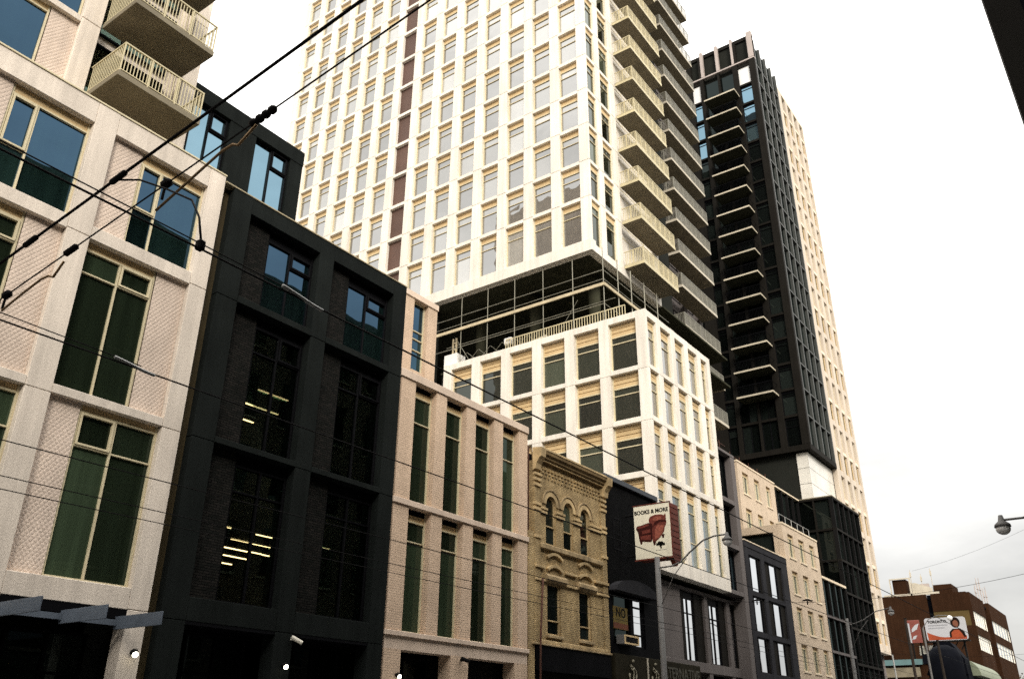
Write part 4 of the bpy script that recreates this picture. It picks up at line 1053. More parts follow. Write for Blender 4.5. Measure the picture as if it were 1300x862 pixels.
part(MM, 'podium_roof', B(-45, F-0.02, YT+0.01, 87.35, 21.81, 21.9), 'concrete')
# bright double-height glass lobby between podium and tower
gm_ = []
for z0, z1 in ((21.95, 23.4), (23.4, 24.9), (24.9, 26.4)):
    part(MM, 'glass_panel', B(XM-0.55, XM-0.53, YT+0.5, 87.0, z0+0.02, z1-0.02), 'frit_glass')
    part(MM, 'glass_panel', B(-23.85, XM-0.56, YT+0.48, YT+0.5, z0+0.02, z1-0.02), 'frit_glass')
part(MM, 'lobby_back', B(-44, -23.9, YT+0.6, 87.0, 21.91, 26.4), 'room_dark')
part(MM, 'lobby_floor', B(-23.89, XM-0.6, YT+0.55, 87.0, 21.91, 21.95), 'concrete')
part(MM, 'lobby_column', MB().tube([(-23.2, YT+1.2, 21.95), (-23.2, YT+1.2, 26.4)], 0.28, 12), 'timber', True)
# south face of the tower
TZ0, TZ1 = 26.5, 75.0
part(MM, 'base_band', B(-31.5, XM+0.02, YT-0.02, YT+0.5, TZ0, TZ0+0.55, c=0.02), 'bronze_dark')
part(MM, 'base_band', B(XM-0.5, XM+0.02, YT+0.51, 87.0, TZ0, TZ0+0.55, c=0.02), 'bronze_dark')
part(MM, 'soffit', B(-45, XM-0.51, YT+0.51, 87.0, 26.41, 26.6), 'room_dark')
s_pier = [(-23.0, XM), (-25.05, -24.4), (-26.95, -26.72), (-29.2, -28.75), (-31.5, -30.2)]
fl = [27.05] + [30.2+2.74*i for i in range(17)]
for i, (x0, x1) in enumerate(s_pier):
    part(MM, 'pier', B(x0, x1, YT, YT+0.45, TZ0+0.56, TZ1+3.0, c=0.015), 'bronze_dark')
for k in range(len(fl)-1):
    z0, z1 = fl[k], fl[k+1]-0.25
    for x0, x1 in ((-24.4, -23.0), (-30.2, -29.2)):
        top_ = k >= len(fl)-5
        part(MM, 'beam', B(x0+0.003, x1-0.003, YT+0.08, YT+0.4, z1, z1+0.25), 'bronze_dark')
        w = round(x1-x0-0.006, 3)
        if k == len(fl)-2: part(MM, 'white_panel', B(x0+0.003, x1-0.003, YT+0.2, YT+0.3, z0, z1), 'curtain_white')
        else: window(MM, w, round(z1-z0, 3), (x0+0.003, YT+0.22, z0), FACE_S, 'charcoal_frame', 'glass_sky_tint' if top_ else 'glass_black', ft=0.07, vs=((1.95, 0.05, w-0.05),), head=0.15)
    if k < 2:
        for x0, x1 in ((-28.75, -26.95), (-26.72, -25.05)):
            w = round(x1-x0-0.006, 3)
            part(MM, 'beam', B(x0+0.003, x1-0.003, YT+0.08, YT+0.4, z1, z1+0.25), 'bronze_dark')
            window(MM, w, round(z1-z0, 3), (x0+0.003, YT+0.22, z0), FACE_S, 'charcoal_frame', 'glass_black', ft=0.07, us=(w*0.5,))
    else:
        part(MM, 'balcony_door', B(-28.7, -25.1, YT+0.5, YT+0.55, z0+0.02, z1), 'glass_black')
bs = 77.3/78.9
for i in range(15):
    z = 1.7 + (33.02+2.723*i-1.7)*bs
    bl = part(MM, 'balcony', MB().box(-28.3, -24.58, 77.3, YT+0.44, z-0.16, z+0.02, c=0.01), 'concrete_dark')
    part(bl, 'slab_edge', MB().box(-28.3, -24.56, 77.27, 77.299, z-0.14, z+0.04).box(-24.579, -24.56, 77.3, YT-0.03, z-0.14, z+0.04), 'slab_edge_tan')
    if i < 14:
        rl = MB().box(-28.25, -24.6, 77.32, 77.35, z+1.05, z+1.10)
        rl.box(-24.62, -24.59, 77.35, YT-0.01, z+1.05, z+1.10)
        for q in range(25): rl.box(-28.25+3.62*q/24, -28.23+3.62*q/24, 77.325, 77.345, z+0.04, z+1.05)
        part(bl, 'railing', rl, 'charcoal_frame')
# crown: open bays between pale piers
for x0, x1 in ((-22.9, XM), (-25.0, -24.7), (-26.95, -26.6), (-28.9, -28.55), (-31.3, -30.8)):
    part(MM, 'crown_pier', B(x0, x1, YT-0.03, YT+0.42, TZ1-0.3, 78.6, c=0.015), 'pale_pier')
part(MM, 'crown_band', B(-31.5, XM+0.01, YT-0.05, YT+0.44, TZ1-0.55, TZ1-0.35, c=0.015), 'pale_pier')
part(MM, 'crown_back', B(-31.5, XM-0.6, YT+0.6, 87.0, TZ1-0.6, 78.4), 'room_dark')
part(MM, 'tower_core', B(-45, XM-0.5, YT+0.6, 87.0, 26.61, TZ1-0.61), 'room_dark')
part(MM, 'crown_beam', B(-31.5, XM-0.01, YT+0.43, YT+0.59, 78.0, 78.5), 'bronze_dark')
# street face of the tower: black mullion grid
for k in range(6):
    y = 79.35 + 1.9*k if k < 5 else 86.75
    if k < 5 and y > 86.5: continue
    part(MM, 'mullion', B(XM-0.4, XM-0.002, min(y, 86.75), min(y, 86.75)+0.26, TZ0+0.56, 77.5, c=0.015), 'mullion_grey')
me_ = [80.0-0.39+0, 0]
cols = [79.61, 81.25, 83.15, 85.05]
for k in range(len(fl)):
    part(MM, 'floor_band', B(XM-0.35, XM-0.03, YT+0.46, 87.0, fl[k]-0.14, fl[k]), 'mullion_grey')
    z1 = (fl[k+1] if k+1 < len(fl) else 77.4)-0.25
    for c0, c1 in ((79.61, 81.25), (81.51, 83.15), (83.41, 85.05), (85.31, 86.75)):
        part(MM, 'pane', B(XM-0.3, XM-0.28, c0, c1, fl[k], z1), 'glass_black')

WW = thing('white_slab_tower', 'tall white slab tower with four columns of slim windows behind the black tower', 'apartment tower', (-30.0, 92.0, 0.0))
W0, W1 = 87.05, 96.7
wz = [9.7 + 5.49*i for i in range(13)]
wc = [(88.15, 89.55), (90.40, 91.80), (92.65, 94.05), (94.90, 96.20)]
ys = [W0] + [v for c in wc for v in c] + [W1]
for i in range(0, len(ys), 2): part(WW, 'pier', B(XM-0.5, XM, ys[i], ys[i+1], 9.7, 75.4, c=0.015), 'slab_cream')
for i, z in enumerate(wz):
    for (u, v) in wc:
        part(WW, 'spandrel', B(XM-0.45, XM-0.06, u+0.003, v-0.003, z, z+0.62, c=0.012), 'slab_cream')
        if z+2.7 > 75: continue
        window(WW, round(v-u-0.006, 3), 2.08, (XM-0.18, u+0.003, z+0.62), FACE_E, 'cream_head', 'glass_podium', ft=0.07, us=())
        zt = min(z+5.49, 75.4)
        part(WW, 'spandrel', B(XM-0.45, XM-0.05, u+0.003, v-0.003, z+2.70, z+3.05, c=0.012), 'tower_cap')
        if zt-z > 5.4: window(WW, round(v-u-0.006, 3), 2.44, (XM-0.3, u+0.003, z+3.05), FACE_E, 'cream_frame', 'glass_tower', ft=0.06, vs=((1.7, 0.05, 1.2),))
part(WW, 'roof_beam', B(XM-0.5, XM+0.01, W0, W1, 75.405, 75.9, c=0.015), 'tower_cap')
part(WW, 'core', B(-46, XM-0.51, W0+0.01, W1, 9.75, 75.3), 'room_dark')
part(WW, 'soffit', B(-46, XM-0.02, W0+0.01, W1-0.02, 9.5, 9.69), 'slab_cream')
part(WW, 'base_wall', B(-46, XM-1.6, W0+0.01, W1-0.4, 0, 9.49), 'glass_black')
for y in (88.2, 91.0, 93.8, 95.9): part(WW, 'base_column', MB().tube([(XM-0.9, y, 0), (XM-0.9, y, 9.49)], 0.3, 10), 'grey_stone', True)

# ------------------------------------------------------------------ N: far brown brick block with billboards in front
NX = -23.0; NS = NX / -21.0
NN = thing('brown_brick_block', 'dark brown brick office block with white ribbon windows at the end of the street', 'building', (NX-6, 165.0, 0.0))
NY = 144.4*NS
def nz(z): return 1.7+(z-1.7)*NS
def band(y0, y1, zs, tag='wall'):
    for z0, z1 in zs: part(NN, tag, B(NX-0.5, NX, y0, y1, z0, z1), 'brown_brick')
ztop = nz(21.65)
r1 = [(nz(17.0), nz(19.1)), (nz(13.6), nz(15.75))]
# street side in two blocks with ribbon windows
for y0, y1, dz in ((NY, 156.0*NS, 0.0), (161.0*NS, 179.5*NS, 0.35)):
    ed = [0.0, r1[1][0]+dz, r1[1][1]+dz, r1[0][0]+dz, r1[0][1]+dz, ztop+dz]
    for a in range(0, 6, 2): part(NN, 'wall', B(NX-0.5, NX, y0, y1, ed[a], ed[a+1]), 'brown_brick')
    for a in (1, 3):
        n = 6
        for k in range(n):
            ya, yb = y0+0.3+(y1-y0-0.6)*k/n, y0+0.3+(y1-y0-0.6)*(k+1)/n
            window(NN, round(yb-ya, 3), round(ed[a+1]-ed[a], 3), (NX-0.15, ya, ed[a]), FACE_E, 'slab_white', 'glass_shop', ft=0.12)
        for ya, yb in ((y0, y0+0.3), (y1-0.3, y1)): part(NN, 'wall', B(NX-0.5, NX-0.001, ya, yb, ed[a], ed[a+1]), 'brown_brick')
part(NN, 'end_wall', B(-36, NX-0.51, 161.0*NS, 161.0*NS+0.4, 0, ztop+0.3), 'brown_brick')
part(NN, 'link_wall', B(NX-2.0, NX-1.5, 156.0*NS, 161.0*NS, 0, ztop-0.3), 'roof_dark')
part(NN, 'south_wall', B(-36.5, -29.5, NY, NY+0.5, 0, ztop+0.1), 'brown_brick')
part(NN, 'south_wall', B(-28.8, NX-0.51, NY-0.02, NY+0.5, nz(19.15), ztop+0.1), 'brown_brick')
part(NN, 'south_wall', B(-28.8, NX-0.51, NY-0.0, NY+0.5, 0, nz(17.0)), 'brown_brick')
part(NN, 'olive_band', B(-28.8, NX-0.51, NY+0.05, NY+0.5, nz(17.0)+0.001, nz(19.15)-0.001), 'brown_olive')
part(NN, 'recess_wall', B(-29.5, -28.8, NY+0.6, NY+0.9, 0, ztop), 'roof_dark')
part(NN, 'roof', B(-46, NX-0.51, NY+0.51, 179.5*NS, ztop-0.7, ztop-0.4), 'roof_dark')
part(NN, 'rear_wall', B(-46, -36.51, NY+3, 179.5*NS, 0, ztop-0.71), 'brown_brick')
ph = part(NN, 'plant_house', B(-34.6, -32.4, NY+1.0, NY+5, ztop+0.15, nz(24.3), c=0.03), 'brown_brick')
part(NN, 'plant_house_frame', MB().box(-35.0, -31.6, NY+0.7, NY+0.95, nz(24.31), nz(24.31)+0.2).box(-35.0, -34.85, NY+0.7, NY+0.95, ztop, nz(24.3)).box(-31.9, -31.65, NY+0.7, NY+0.95, ztop, nz(24.3)).box(-36.2, -27.5, NY+0.7, NY+0.95, ztop+0.12, ztop+0.5), 'concrete_edge')
part(NN, 'plant_house', B(-28.4, -25.6, NY+1.5, NY+7, ztop+0.15, nz(23.2), c=0.03), 'brown_brick')
part(NN, 'ramp_wall', MB().prism([(-31.6, ztop+0.52), (-28.5, ztop+0.52), (-28.5, ztop+1.2), (-31.0, ztop+2.2), (-31.6, ztop+2.2)], 1, NY+1.0, NY+1.2), 'concrete_edge')
part(NN, 'parapet_box', B(-30.3, -29.0, NY+1.3, NY+2, ztop+1.2, ztop+2.0), 'pale_pier')
for x, h in ((-31.8, 4.6), (-30.2, 3.8), (-28.6, 4.6)):
    part(NN, 'antenna', MB().tube([(x, NY+2.5, ztop), (x, NY+2.5, ztop+h)], 0.05, 6).box(x-0.12, x+0.12, NY+2.35, NY+2.65, ztop+h-1.2, ztop+h-0.4), 'concrete_edge')
for i, (y, h) in enumerate(((176, 3.6), (179, 5.2), (182, 5.6), (185, 4.2), (188, 4.8))):
    part(NN, 'antenna', MB().tube([(-24.5, y, ztop-0.2), (-24.5, y, ztop+h)], 0.06, 6).box(-24.6, -24.4, y-0.7, y+0.7, ztop+h*0.6, ztop+h*0.6+0.08).tube([(-24.5, y-0.6, ztop+h*0.4), (-24.5, y-0.6, ztop+h*0.85)], 0.05, 5), 'pale_pier')

# billboards standing on the low shop roof
yb, kb = 140.0, 140.0/144.5
def bz(z): return 1.7+(z-1.7)*kb
BX0, BX1, BZ0, BZ1 = -27.0, -21.6, bz(15.1), bz(18.3)
BL = thing('billboard', 'white billboard with a portrait, dark lettering and an orange wave', 'billboard', ((BX0+BX1)/2, yb, 12.0))
def rrect(x0, x1, z0, z1, r=0.35, n=4):
    P = []
    for cx, cz, a0 in ((x1-r, z0+r, -90), (x1-r, z1-r, 0), (x0+r, z1-r, 90), (x0+r, z0+r, 180)):
        for i in range(n+1):
            a = R(a0+90*i/n); P.append((cx+r*math.cos(a), cz+r*math.sin(a)))
    return P
part(BL, 'board', MB().prism(rrect(BX0, BX1, BZ0, BZ1), 1, yb, yb+0.25), 'bill_white')
n = 14
top = [(BX0+0.15+(BX1-BX0-0.3)*i/n, BZ0+0.42+0.75*max(0, 1-i/6.0)**1.5+0.15*max(0, (i-9)/5.0)) for i in range(n+1)]
part(BL, 'orange_wave', MB().prism(top + [(BX1-0.2, BZ0+0.08), (BX0+0.2, BZ0+0.08)], 1, yb-0.012, yb-0.001), 'bill_orange')
def oval(cx, cz, rx, rz, n=18): return [(cx+rx*math.cos(2*math.pi*i/n), cz+rz*math.sin(2*math.pi*i/n)) for i in range(n)]
pcx = BX1-1.35
part(BL, 'portrait_hair', MB().prism(oval(pcx, BZ0+2.35, 0.62, 0.72), 1, yb-0.02, yb-0.013), 'bill_hair')
part(BL, 'portrait_face', MB().prism(oval(pcx+0.02, BZ0+2.18, 0.36, 0.48), 1, yb-0.028, yb-0.021), 'bill_skin')
part(BL, 'portrait_torso', MB().prism([(pcx-1.0, BZ0+0.35), (pcx-0.95, BZ0+1.1), (pcx-0.5, BZ0+1.5), (pcx+0.55, BZ0+1.5), (pcx+1.0, BZ0+1.0), (pcx+1.1, BZ0+0.35)], 1, yb-0.02, yb-0.013), 'bill_hair')
part(BL, 'portrait_shirt', MB().prism([(pcx-0.75, BZ0+0.3), (pcx-0.7, BZ0+1.0), (pcx-0.3, BZ0+1.35), (pcx+0.3, BZ0+1.35), (pcx+0.6, BZ0+0.9), (pcx+0.85, BZ0+0.3)], 1, yb-0.028, yb-0.021), 'bill_orange')
put_text(BL, text_mesh('TORONTO,', 0.50, 'ink', 0.004, 0.02), (BX0+1.72, yb-0.014, BZ1-0.55), FACE_S)
for k, w in enumerate((2.6, 2.2)): part(BL, 'print_line', B(BX0+0.4, BX0+0.4+w, yb-0.012, yb-0.002, BZ1-1.08-0.36*k, BZ1-0.96-0.36*k), 'bill_grey')
for x in (BX0+0.7, BX1-0.7): part(BL, 'post', B(x-0.12, x+0.12, yb+0.26, yb+0.5, 8.0, BZ1-0.3), 'black_metal')
for k in range(5):
    x = BX0+0.2+1.0*k
    part(BL, 'strut', MB().tube([(x, yb+0.2, BZ0-1.3), (x+0.8, yb+0.2, BZ0-0.05)], 0.08, 6), 'black_metal')
part(BL, 'walkway', B(BX0-0.2, BX1+0.2, yb-0.6, yb+0.2, BZ0-0.25, BZ0-0.1), 'black_metal')
B2 = thing('red_billboard', 'faded red and white billboard turned edge on beside the portrait billboard', 'billboard', (-28.6, yb, 12.0))
part(B2, 'board', B(-29.5, -27.75, yb+0.3, yb+0.5, bz(14.95), bz(18.2), c=0.03), 'bill_red')
part(B2, 'poster_strip', B(-29.45, -29.15, yb+0.285, yb+0.299, bz(15.0), bz(17.8)), 'bill_white')
part(B2, 'poster_shape', MB().prism([(-29.0, 16.0), (-28.2, 16.4), (-27.85, 17.2), (-28.4, 17.0), (-28.9, 16.5)], 1, yb+0.285, yb+0.299), 'bill_white')
part(B2, 'poster_shape', MB().prism([(-29.1, 15.0), (-28.6, 15.1), (-28.3, 15.6), (-28.8, 15.5)], 1, yb+0.285, yb+0.299), 'bill_white')
for x in (-29.2, -28.1): part(B2, 'post', B(x-0.1, x+0.1, yb+0.51, yb+0.7, 8.0, bz(17.5)), 'black_metal')
SP = thing('teal_roof_shop', 'low flat shop with a teal metal roof edge and tan sign band below the billboards', 'building', (-29.0, 143.0, 0.0))
part(SP, 'wall', B(-37, -24.0, 139.2, 148.0, 0, 11.6), 'brown_brick')
part(SP, 'teal_eave', MB().prism([(138.6, 11.5), (139.3, 12.3), (148.0, 12.5), (148.0, 11.61), (139.0, 11.61)], 0, -37, -28.0), 'teal_metal')
part(SP, 'sign_band', B(-36, -28.5, 138.9, 139.19, 9.9, 11.2, c=0.03), 'concrete')
part(SP, 'parapet', B(-27.9, -24.0, 139.0, 139.3, 11.61, 12.9), 'roof_dark')
for k in range(4): part(SP, 'back_sign_panel', MB().prism([(-28.6+1.25*k, 12.95), (-27.7+1.25*k, 12.95), (-27.9+1.25*k, 14.2), (-28.5+1.25*k, 14.2)], 1, 141.2, 141.3), 'slab_white')
GH = thing('dark_gable_house', 'dark gabled house with a pale green rounded roof running along the street', 'building', (-23.0, 132.0, 0.0))
part(GH, 'wall', B(-25.3, -20.6, 128.0, 148.0, 0, 9.4), 'roof_dark')
part(GH, 'gable_roof', MB().prism([(-25.5, 9.41), (-20.6, 9.41), (-20.7, 11.3), (-22.0, 13.3), (-23.4, 13.5), (-24.6, 11.4)], 1, 127.8, 131.0), 'roof_dark')
rv = [(-20.9+2.2*math.cos(R(a))-0.9, 9.4+2.1*math.sin(R(a))) for a in range(0, 91, 10)]
part(GH, 'rounded_roof', MB().prism([(-24.0, 9.41)] + rv[:1] + rv[1:] + [(-24.0, 11.5)], 1, 131.01, 148.0), 'pale_green_metal')
dr = part(GH, 'round_turret', MB().tube([(-22.9, 127.3, 5.0), (-22.9, 127.3, 11.2), (-22.9, 127.3, 12.3), (-22.9, 127.3, 12.9)], [2.1, 2.1, 1.7, 0.7], 18), 'roof_dark', True)
for s_, x in ((1, -25.2), (-1, -20.9)): part(GH, 'barge_board', MB().tube([(x, 127.7, 8.6), (x+s_*1.4, 127.7, 7.7)], 0.22, 6), 'cornice_tan')

# ------------------------------------------------------------------ hanging shop sign
SG = thing('shop_sign', 'cream projecting sign reading BOOKS & MORE with a red armchair on it', 'sign', (-19.4, 39.3, 9.5))
sx0, sx1, sy, sz0, sz1 = -20.40, -18.36, 39.0, 9.80, 12.50
part(SG, 'box', B(sx0, sx1, sy+0.02, sy+1.0, sz0, sz1, c=0.02), 'sign_red')
part(SG, 'face', B(sx0+0.02, sx1-0.02, sy, sy+0.019, sz0+0.02, sz1-0.02), 'sign_face')
part(SG, 'frame', MB().box(sx0-0.03, sx1+0.03, sy-0.02, sy+0.1, sz0-0.06, sz0-0.001).box(sx0-0.03, sx1+0.03, sy-0.02, sy+0.1, sz1+0.001, sz1+0.04), 'sign_red')
part(SG, 'point', MB().prism([(sy+0.1, sz0-0.003), (sy+0.98, sz0-0.003), (sy+0.45, sz0-0.42)], 0, sx1-0.25, sx1-0.01), 'sign_red')
for k in range(9): part(SG, 'vent_slat', B(sx1+0.001, sx1+0.02, sy+0.12, sy+0.92, sz0+0.15+0.29*k, sz0+0.25+0.29*k), 'sign_red')
part(SG, 'arm', MB().tube([(F-0.1, sy+0.5, sz1-0.3), (sx0, sy+0.5, sz1-0.3)], 0.05, 8).tube([(F-0.1, sy+0.5, sz0+0.3), (sx0, sy+0.5, sz0+0.3)], 0.05, 8), 'black_metal')
put_text(SG, text_mesh('BOOKS & MORE', 0.28, 'ink', 0.003, 0.010), ((sx0+sx1)/2-0.02, sy-0.004, sz1-0.36), FACE_S, 0.94)
def fl_(name, poly, m, d): part(SG, name, MB().prism([(sx0+2.04*u, sz0+2.70*v) for u, v in poly], 1, sy-d-0.004, sy-d), m)
fl_('armchair_back', [(0.42, 0.55), (0.42, 0.72), (0.46, 0.77), (0.58, 0.795), (0.76, 0.79), (0.84, 0.765), (0.87, 0.80), (0.89, 0.77), (0.88, 0.58), (0.70, 0.52)], 'chair_red', 0.002)
fl_('armchair_tuft', [(0.50, 0.70), (0.60, 0.76), (0.74, 0.755), (0.78, 0.70), (0.64, 0.68)], 'chair_light', 0.007)
fl_('armchair_arm', [(0.06, 0.565), (0.07, 0.605), (0.11, 0.625), (0.22, 0.63), (0.40, 0.66), (0.50, 0.64), (0.52, 0.58), (0.50, 0.36), (0.46, 0.30), (0.14, 0.335), (0.11, 0.50)], 'chair_dark', 0.007)
fl_('armchair_roll', [(0.08, 0.575), (0.10, 0.61), (0.22, 0.617), (0.40, 0.645), (0.42, 0.61), (0.22, 0.575)], 'chair_red', 0.012)
fl_('armchair_seat', [(0.22, 0.52), (0.44, 0.545), (0.45, 0.48), (0.22, 0.465)], 'chair_red', 0.012)
fl_('armchair_seat', [(0.17, 0.43), (0.45, 0.435), (0.45, 0.34), (0.18, 0.365)], 'chair_red', 0.012)
fl_('armchair_arm', [(0.50, 0.30), (0.50, 0.53), (0.55, 0.62), (0.64, 0.655), (0.88, 0.655), (0.90, 0.63), (0.86, 0.59), (0.82, 0.47), (0.72, 0.38), (0.60, 0.31)], 'chair_red', 0.012)
fl_('armchair_cover', [(0.56, 0.33), (0.58, 0.52), (0.66, 0.60), (0.84, 0.58), (0.78, 0.46), (0.70, 0.38)], 'chair_light', 0.017)
fl_('armchair_roll', [(0.52, 0.57), (0.58, 0.655), (0.68, 0.69), (0.88, 0.675), (0.90, 0.64), (0.70, 0.645), (0.60, 0.60)], 'chair_dark', 0.017)
for u, v in ((0.14, 0.31), (0.50, 0.265), (0.74, 0.38)): fl_('armchair_leg', [(u, v+0.04), (u+0.085, v+0.04), (u+0.06, v-0.03), (u+0.02, v-0.03)], 'chair_dark', 0.002)
for u, v, r_ in ((0.62, 0.245, 0.035), (0.67, 0.265, 0.04), (0.73, 0.262, 0.04), (0.78, 0.24, 0.035), (0.70, 0.23, 0.04)):
    fl_('tree_emblem', [(u+r_*1.2*math.cos(2*math.pi*i/10), v+r_*0.8*math.sin(2*math.pi*i/10)) for i in range(10)], 'ink', 0.002)
fl_('tree_emblem', [(0.685, 0.165), (0.73, 0.165), (0.715, 0.24), (0.70, 0.24)], 'ink', 0.002)
fl_('print_line', [(0.56, 0.142), (0.86, 0.142), (0.86, 0.135), (0.56, 0.135)], 'bill_grey', 0.002)

# ------------------------------------------------------------------ street lamps
def lamp(px, py, top, arm, head, label, d=1.0, brace=True, base=0.13):
    t = thing('street_lamp', label, 'street lamp', (px, py, base), 'street lamps')
    part(t, 'pole', MB().tube([(px, py, base), (px, py, base+1.0), (px, py, top)], [0.17, 0.14, 0.115], 12), 'pole_grey', True)
    part(t, 'base_plate', B(px-0.22, px+0.22, py-0.22, py+0.22, base-0.001, base+0.06, c=0.01), 'pole_grey')
    part(t, 'arm', MB().tube([(px + d*a, py, b) for a, b in arm], 0.038, 8), 'pole_grey', True)
    if brace: part(t, 'brace', MB().tube([(px+0.05*d, py, top-2.2), (px+0.75*d, py, top-0.95), (px+1.45*d, py, top-0.2)], 0.022, 6), 'pole_grey', True)
    hx, hz = px + d*head[0], head[1]
    h = part(t, 'lamp_head', MB().tube([(hx, py, hz+0.30), (hx, py, hz+0.12), (hx, py, hz+0.02), (hx, py, hz-0.06)], [0.06, 0.10, 0.22, 0.24], 12), 'pole_grey', True)
    part(h, 'globe', MB().ball((hx, py, hz-0.12), 0.21, 12, 8, 0.85), 'lamp_glass', True)
    return t
arm_pts = [(0.1, 8.74), (0.72, 8.77), (1.16, 8.9), (1.63, 9.28), (2.3, 9.73), (2.85, 9.87), (3.4, 9.88)]
lamp(-17.8, 36.12, 9.24, arm_pts, (3.45, 9.66), 'grey street lamp with curved braced arm standing below the armchair sign')
lamp(-17.8, 65.83, 9.6, [(0, 9.30), (0.49, 9.21), (1.2, 9.45), (2.1, 9.96), (2.95, 10.08)], (3.08, 9.9), 'grey street lamp with curved arm in front of the black glass tower base')
lamp(-0.9, 30.0, 8.6, [(0, 8.3), (0.5, 8.25), (1.0, 8.05), (1.55, 7.87), (2.1, 7.87)], (2.15, 7.72), 'street lamp reaching its arm from the opposite kerb against open sky', d=-1.0, brace=False)
t = thing('street_lamp', 'distant street lamp with arched arm just above the portrait billboard', 'street lamp', (-21.5, 122.0, 0.13), 'street lamps')
part(t, 'pole', MB().tube([(-23.8, 122.0, 0.13), (-23.8, 122.0, 14.6)], 0.11, 8), 'pole_grey')
part(t, 'arm', MB().tube([(-23.8, 122.0, 14.6), (-23.0, 122.0, 15.6), (-21.8, 122.0, 16.0), (-20.6, 122.0, 15.9)], 0.05, 6), 'pole_grey')
part(t, 'globe', MB().ball((-20.5, 122.0, 15.6), 0.32, 10, 8), 'lamp_glass', True)
for px, py, h, r_, lb in ((-25.2, 120.0, 15.6, 0.16, 'dark leaning utility pole in front of the red billboard'), (-20.1, 110.0, 11.9, 0.13, 'short dark pole standing before the portrait billboard'), (-25.6, 112.0, 10.8, 0.08, 'thin pale pole beside the foot of the white slab tower')):
    u = thing('utility_pole', lb, 'pole', (px, py, 0.13))
    part(u, 'pole', MB().tube([(px, py, 0.13), (px-0.1, py, h)], [r_*1.2, r_], 8), 'galvanised' if r_ < 0.1 else 'bark')
    part(u, 'cap', B(px-0.1-r_, px-0.1+r_, py-r_, py+r_, h+0.001, h+0.08), 'black_metal')

# ------------------------------------------------------------------ overhead wires
def sagline(a, b, sag, n=24):
    a, b = Vector(a), Vector(b)
    return [a.lerp(b, i/n) - Vector((0, 0, sag*4*(i/n)*(1-i/n))) for i in range(n+1)]
def wire(name, pts, r, label, m='wire_black', group=None):
    return solo(name, MB().tube(pts, r, 6), m, label, 'wire', group)
w1 = thing('span_wire', 'thick black cable spanning the street with long splice sleeves', 'wire', (-9.5, 4.0, 7.4))
part(w1, 'cable', MB().tube([(-20.98, 4.0, 6.35), (-11.27, 4.0, 7.32), (-4.68, 4.0, 8.02), (2.0, 4.0, 8.75)], 0.018, 8), 'wire_black')
for x in (-8.61, -10.52):
    z = 7.32+(x+11.27)*0.1062
    part(w1, 'splice', MB().tube([(x-0.16, 4.0, z-0.017), (x-0.12, 4.0, z-0.013), (x+0.12, 4.0, z+0.013), (x+0.16, 4.0, z+0.017)], [0.022, 0.038, 0.038, 0.022], 10), 'wire_black', True)
part(w1, 'feeder_tail', MB().tube([(-8.61, 4.02, 7.58), (-8.3, 4.1, 7.50), (-7.75, 4.15, 7.18), (-7.2, 4.15, 6.82), (-6.95, 4.12, 6.50), (-6.72, 4.05, 6.10)], 0.012, 8), 'wire_black', True)
part(w1, 'clamp', B(-6.74, -6.66, 4.0, 4.08, 5.98, 6.09, c=0.015), 'wire_black')
w2 = thing('span_wire', 'thinner span wire with ribbed insulators and bent hanger rods across the street', 'wire', (-9.5, 4.6, 7.4))
def w2z(x): return 7.43 + (x+12.57)*0.112
part(w2, 'cable', MB().tube([(-20.98, 4.6, w2z(-20.98)), (2.0, 4.6, w2z(2.0))], 0.011, 6), 'wire_black')
def insul(x, L=0.30, r=0.055):
    pts, rs = [], []
    for i in range(13):
        s = -L/2 + L*i/12; pts.append((x+s, 4.6, w2z(x+s))); rs.append(r if i % 3 else r*0.6)
    part(w2, 'insulator', MB().tube(pts, rs, 10), 'wire_black', True)
insul(-10.73, 0.28, 0.046); insul(-6.85, 0.42, 0.052)
for x in (-12.38, -8.63):
    part(w2, 'hanger', MB().tube([(x-0.09, 4.6, w2z(x-0.09)), (x-0.05, 4.6, w2z(x-0.05)), (x+0.05, 4.6, w2z(x+0.05)), (x+0.09, 4.6, w2z(x+0.09))], [0.02, 0.06, 0.06, 0.02], 8).tube([(x-0.02, 4.6, w2z(x)-0.05), (x-0.03, 4.6, w2z(x)-0.22)], 0.018, 8), 'wire_black')
for pts in ([(-8.74, 4.6, 7.52), (-8.1, 4.6, 7.72), (-7.55, 4.6, 7.89), (-7.35, 4.6, 7.90), (-7.24, 4.6, 7.84), (-6.95, 4.6, 8.0)], [(-12.4, 4.6, 7.2), (-11.9, 4.6, 7.31), (-11.4, 4.6, 7.40), (-11.2, 4.6, 7.39), (-11.05, 4.6, 7.32), (-10.85, 4.6, 7.5)]):
    part(w2, 'hanger_rod', MB().tube(pts, 0.017, 8), 'wire_brass', True)
for x, lb in ((-6.7, 'streetcar contact wire on the nearer track running along the street'), (-9.95, 'streetcar contact wire on the farther track running along the street')):
    wire('contact_wire', [(x, y, 6.0) for y in (-30, 0, 30, 60, 90, 120, 150)], 0.011, lb, group='streetcar contact wires')
for x, z, lb in ((-16.3, 6.02, 'black feeder wire running along the far kerb'), (-16.6, 5.86, 'lower black telephone wire running along the far kerb'), (-14.1, 6.0, 'thin black wire running along the street before the pink brick building')):
    wire('street_wire', sagline((x, -30, z+0.3), (x, 36, z), 0.25) + sagline((x, 36, z), (x, 118, z+0.2), 0.3)[1:], 0.010, lb)
wire('guard_wire', [(-7.3, -20, 6.75), (-7.0, 1.0, 6.28), (-6.72, 5.1, 6.06)], 0.007, 'thin guy wire joining the nearer contact wire at a brass clip', 'wire_black')
wire('guard_wire', [(-10.6, -20, 6.55), (-10.2, 1.0, 6.25), (-9.97, 5.5, 6.06)], 0.007, 'thin guy wire joining the farther contact wire at a brass clip', 'wire_black')
